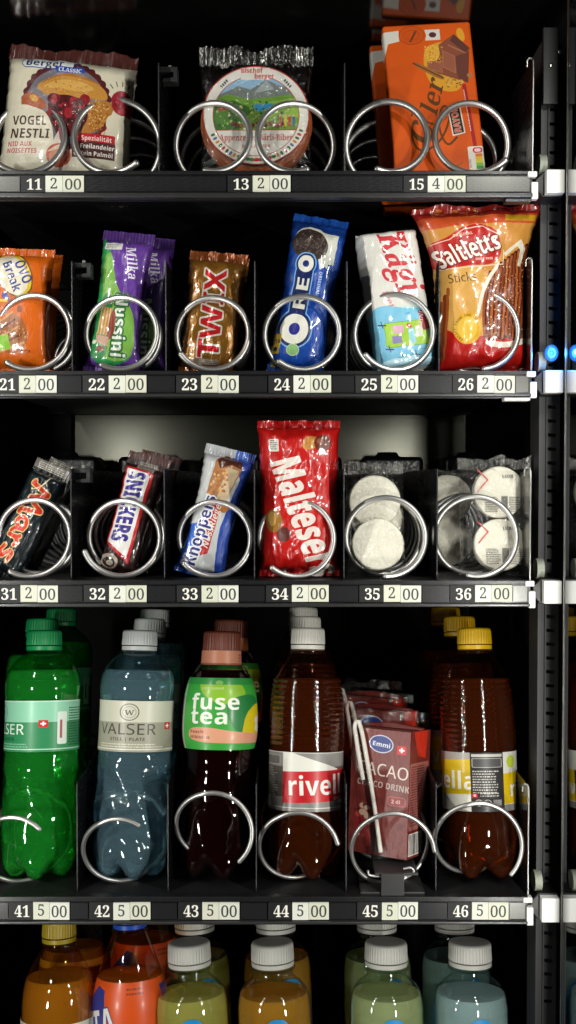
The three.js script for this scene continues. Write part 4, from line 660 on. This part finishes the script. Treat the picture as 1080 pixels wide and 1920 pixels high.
// cocoa drink cartons, slot 45
{
  const tC = canvas(180, 260, (g, w, h) => {   // front 0..110, right side 110..180
    R(g, 0, 0, w, h, '#742a24');
    E(g, 56, 34, 23, 18, '#cfd4e4', .1); E(g, 56, 34, 21, 16, '#2f3f86', .1); T(g, 'Emmi', 56, 39, 12.5, '#e9ecf4', { a: 'center', rot: 6 }); swissCross(g, 86, 34, 17);
    T(g, 'CACAO', 10, 94, 34, '#ddd2c6', { w: 'normal', sx: .92, rot: 4 }); T(g, 'CHOCO DRINK', 12, 118, 17, '#b8a8a0', { sx: .84, rot: 4 });
    RR(g, 72, 136, 32, 17, 5, '#8c2226', '#c8645a', 1.2); T(g, '2 dl', 78, 149, 10, '#e0b8b0');
    C(g, [[12, 170], [30, 150], [58, 160], [62, 200], [40, 230], [10, 215]], '#8a2226'); for (let i = 0; i < 22; i++) E(g, 14 + rnd() * 46, 156 + rnd() * 64, 3 + rnd() * 5, 3 + rnd() * 4, ['#a83a34', '#c8a890', '#5d1a1a', '#7a4438'][i % 4]);
    P(g, [[124, 4], [170, 4], [164, 62], [138, 54]], '#c9301c'); RR(g, 114, 68, 60, 132, 3, '#a4625a'); smallprint(g, 118, 74, 52, 24, 5, '#5c2122'); bars(g, 116, 206, 48, 44);
  });
  const W = .056, H = .106, D = .042, g = new THREE.BoxGeometry(W, H, D, 8, 12, 4).translate(0, H / 2, 0), q = g.attributes.position, uv = g.attributes.uv, nn = g.attributes.normal;
  for (let i = 0; i < q.count; i++) { const y = q.getY(i) / H, v = .02 + y * .96; if (nn.getX(i) > .5) uv.setXY(i, .62 + .37 * (.5 - q.getZ(i) / D), v); else if (nn.getZ(i) > .5) uv.setXY(i, .61 * (q.getX(i) / W + .5), v); else uv.setXY(i, .3, .02 + .05 * y); }
  const cm = new THREE.MeshPhysicalMaterial({ map: tC, roughness: .42, clearcoat: .3, clearcoatRoughness: .3, bumpMap: crinkle, bumpScale: .0004 });
  const b = thing('drink_carton', 'dark red cocoa drink carton with wrapped white straw, front one in slot 45', 'drink carton', 'cocoa cartons');
  part('carton', g, cm, b);
  { const s = new THREE.Shape([[-W / 2, 0], [W / 2, 0], [W / 2, .001], [0.0, .004], [-W / 2, .001]].map(([x, y]) => new THREE.Vector2(x, y))); part('top_fold', new THREE.ExtrudeGeometry(s, { depth: .006, bevelEnabled: true, bevelSize: .0005, bevelThickness: .0005, bevelSegments: 1 }).translate(0, H + .0008, -.006), std('#742a24', .45), b); }
  const straw = part('straw', new THREE.TubeGeometry(new THREE.CatmullRomCurve3([V(.006, .004, .0255), V(-.002, .04, .0245), V(-.011, .08, .0245), V(-.0185, .107, .0245), V(-.0215, .112, .0245), V(-.024, .108, .0245), V(-.022, .096, .0245), V(-.014, .062, .0245)]), 80, .0019, 10), std('#d8d4ca', .45), b);
  const sg = packGeo(.018, .122, .0085, { sealT: .08, sealB: .08, wr: .0014, sd: 31, boxy: 2, rise: .06 }); const sw = part('straw_wrapper', mergeGeometries([sg.body, sg.top, sg.bottom]), M.filmThin, straw); sw.position.set(.004, -.002, .0235); sw.rotation.z = .2;
  const fg = packGeo(W * 1.12, H * 1.14, D * 1.1, { sealT: .06, sealB: .03, wr: .0022, sd: 33, boxy: 7, rise: .05, sag: .03 }); part('film_tuft', fg.top, M.film, b);
  const z = -.052, pz = V(X(728, z), FLOOR[4] + .02, z); b.position.copy(pz); b.rotation.set(-.14, -.55, .03, 'YXZ');
  shift(dup(b, 'cocoa drink carton directly behind the front one in slot 45'), -.004, .006, -.05);
  shift(dup(b, 'cocoa drink carton farthest back in slot 45'), -.009, .008, -.1);
  const st = thing('carton_stand', 'black sheet metal stand lifting the cocoa carton above the tray in slot 45', 'stand');
  const x0 = X(675, -.02), x1 = X(795, -.02), f = FLOOR[4];
  part('base_plate', rbox(x0, x1, f + .0005, f + .003, -.052, -.004, .0008), std(lin(.06, .06, .06), .45, .6), st);
  part('upright_strip', rbox(X(716, -.004), X(760, -.004), f - .004, f + .019, -.0035, -.0015, .0006), std(lin(.03, .03, .03), .4), st);
  part('shelf_plate', rbox(X(700, -.03), X(780, -.03), f + .0165, f + .019, -.07, -.004, .0008), std(lin(.03, .03, .03), .4), st);
  part('wire_loop', new THREE.TubeGeometry(new THREE.CatmullRomCurve3([[690, 1632], [692, 1640], [730, 1643], [772, 1640], [776, 1632], [770, 1627], [756, 1629]].map(([a, c]) => at(a, c, -.006))), 60, .0011, 8), M.steel, st);
}
// --- row 5: only necks and shoulders are in the picture
{
  const vitPts = [[32, 24], [33, 34], [33, 140], [32.6, 150], [30.5, 160], [25.5, 167.5], [20.5, 171.5], [18.2, 174], [17.4, 177], [17.2, 196]];
  const tV = canvas(260, 150, (g, w, h) => { g.clearRect(0, 0, w, h); C(g, [[60, 200], [60, 60], [95, 6], [130, 0], [165, 6], [200, 60], [200, 200]], '#1b8ccb'); }, 3);
  const vit = (label, col, att, dist, tr, group) => bottle(label, { pts: vitPts, R: .033, neck: .0172, capY: .183, capR: .0192, capH: .0155, level: .16, foot: .026, ridges: 44, shell: pet('#e4ece8'), liquid: juice(col, att, dist, tr), cap: std('#c3c2ba', .45), labels: [['printed_label', .06, .1475, -1.15, 1.15, new THREE.MeshPhysicalMaterial({ map: tV, transparent: true, alphaTest: .5, roughness: .4, side: THREE.DoubleSide })]] }, group);
  const L5 = .16;
  const list = [['pale yellow vitamin drink bottle with white cap below price 43', '#f8e87c', lin(.97, .93, .56), .12, .55, 368, 352, 376, 362, 1.8],
    ['orange vitamin drink bottle with white cap below price 44', '#f8b040', lin(.97, .78, .32), .09, .55, 525, 510, 530, 516, .3],
    ['yellow green vitamin drink bottle with white cap below price 45', '#e8ecb0', lin(.95, .97, .76), .14, .55, 732, 726, 716, 708, 0],
    ['pale blue vitamin drink bottle with white cap below price 46', '#d8ecf0', lin(.9, .96, .98), .16, .55, 896, 885, 866, 855, 0]];
  const hb = FLOOR[5];
  for (const [label, col, att, dist, tr, bx, cx, bx2, cx2] of list) {
    const b = standBottle(vit(label, col, att, dist, tr), 5, bx, -.046, cx, .2, L5, .1);
    standBottle(dup(b, label.replace(' below price', ' second in the column below price')), 5, bx2, -.118, cx2, .2, L5, .4);
  }
  // gold iced tea below 41
  const teaPts = [[32, 24], [33, 34], [33, 130], [32.6, 148], [30.6, 160], [26, 171], [20, 181], [15.5, 188], [13.8, 193], [13.6, 204]];
  const tG = canvas(300, 120, (g, w, h) => { R(g, 0, 0, w, h, '#d8d6c2'); C(g, [[90, 20], [150, 8], [190, 24], [150, 40]], '#8aa23a'); });
  const tG2 = canvas(300, 60, (g, w, h) => { R(g, 0, 0, w, h, '#8a2a10'); R(g, 0, 0, w, 14, '#c88a1c'); R(g, 0, 44, w, 16, '#b8801c'); T(g, 'ICE TEA', 150, 40, 26, '#c05a2a', { a: 'center' }); });
  const tea = { pts: teaPts, R: .033, neck: .0136, capY: .194, capR: .0152, capH: .014, level: .166, foot: .03, shell: pet('#f0e4c8'), liquid: juice('#f4ae3a', lin(.98, .76, .3), .1, .64), cap: std('#a8901c', .4), labels: [['printed_label', .05, .1335, -Math.PI * .86, Math.PI * .86, paperL(tG)]] };
  const a = standBottle(bottle('golden iced tea bottle with yellow cap below price 41', tea), 5, 100, -.05, 106, .214, LEAN); a.scale.y = 1.035;
  standBottle(bottle('golden iced tea bottle with red band farther back below price 41', { ...tea, labels: [['printed_label', .13, .158, -Math.PI * .86, Math.PI * .86, paperL(tG2)]] }), 5, 132, -.124, 134, .209, LEAN);
  // orange soda below 42
  const sodaPts = [[32, 24], [33, 34], [33, 138], [32.4, 150], [29.5, 163], [24.5, 178], [19, 191], [15.5, 199], [13.8, 204], [13.6, 214]];
  const tO = canvas(300, 150, (g, w, h) => {
    R(g, 0, 0, w, h, '#dd5212'); P(g, [[58, 40], [104, 6], [120, 10], [128, 64], [80, 110], [56, 120]], '#28368e'); T(g, 'FANTA', 20, 92, 50, '#efece4', { rot: -14, sx: .82, stroke: '#28368e', lw: 3 }); E(g, 100, 106, 9, 6, '#3d8a3a');
    smallprint(g, 158, 6, 34, 2, 5, '#8a3a1c'); smallprint(g, 158, 62, 40, 8, 6, '#f0c8a8'); P(g, [[218, 8], [250, 8], [246, 26], [234, 34], [222, 26]], '#3a3a8c'); smallprint(g, 214, 40, 44, 14, 6, '#b8320c');
  });
  const soda = { pts: sodaPts, R: .033, neck: .0136, capY: .205, capR: .0152, capH: .014, level: .166, foot: .03, shell: pet('#f0dcc8'), liquid: juice('#fa9020', lin(.98, .62, .18), .08, .42), cap: std('#1d4fb8', .4), labels: [['printed_label', .06, .166, -Math.PI * .86, Math.PI * .86, paperL(tO)]] };
  const s = standBottle(bottle('orange soda bottle with orange label and blue cap below price 42', soda), 5, 240, -.05, 240, .225, LEAN, -.1); s.scale.y = 1.04;
  standBottle(dup(s, 'orange soda bottle second in the column below price 42'), 5, 268, -.124, 268, .225, LEAN, .4);
}
// blue glow by the second shelf bracket, built as an added lamp
{
  const t = thing('added_glow_lamp', 'small round lamp added to stand for a blue glow above the bracket of the pretzel shelf', 'lamp'), c = at(1034, 662, -.001);
  t.position.copy(c);
  part('glow_ring', new THREE.TorusGeometry(.0036, .0026, 14, 32).scale(.9, 1.1, .8), new THREE.MeshStandardMaterial({ color: '#0a2a8a', emissive: lin(.03, .28, 1), emissiveIntensity: .85, roughness: .3 }), t);
  part('glow_core', new THREE.SphereGeometry(.0026, 16, 10).scale(1, 1.1, .6), new THREE.MeshStandardMaterial({ color: '#12308a', emissive: lin(.01, .08, .5), emissiveIntensity: .8, roughness: .3 }), t);
  const l = new THREE.PointLight(lin(.02, .25, 1), .006); l.name = 'blue_glow'; l.shadow.radius = 0.12; l.position.copy(c).add(V(0, 0, .006)); l.castShadow = true; scene.add(l);  // added light that spreads the blue glow onto nearby parts
}
renderer.render(scene, camera);
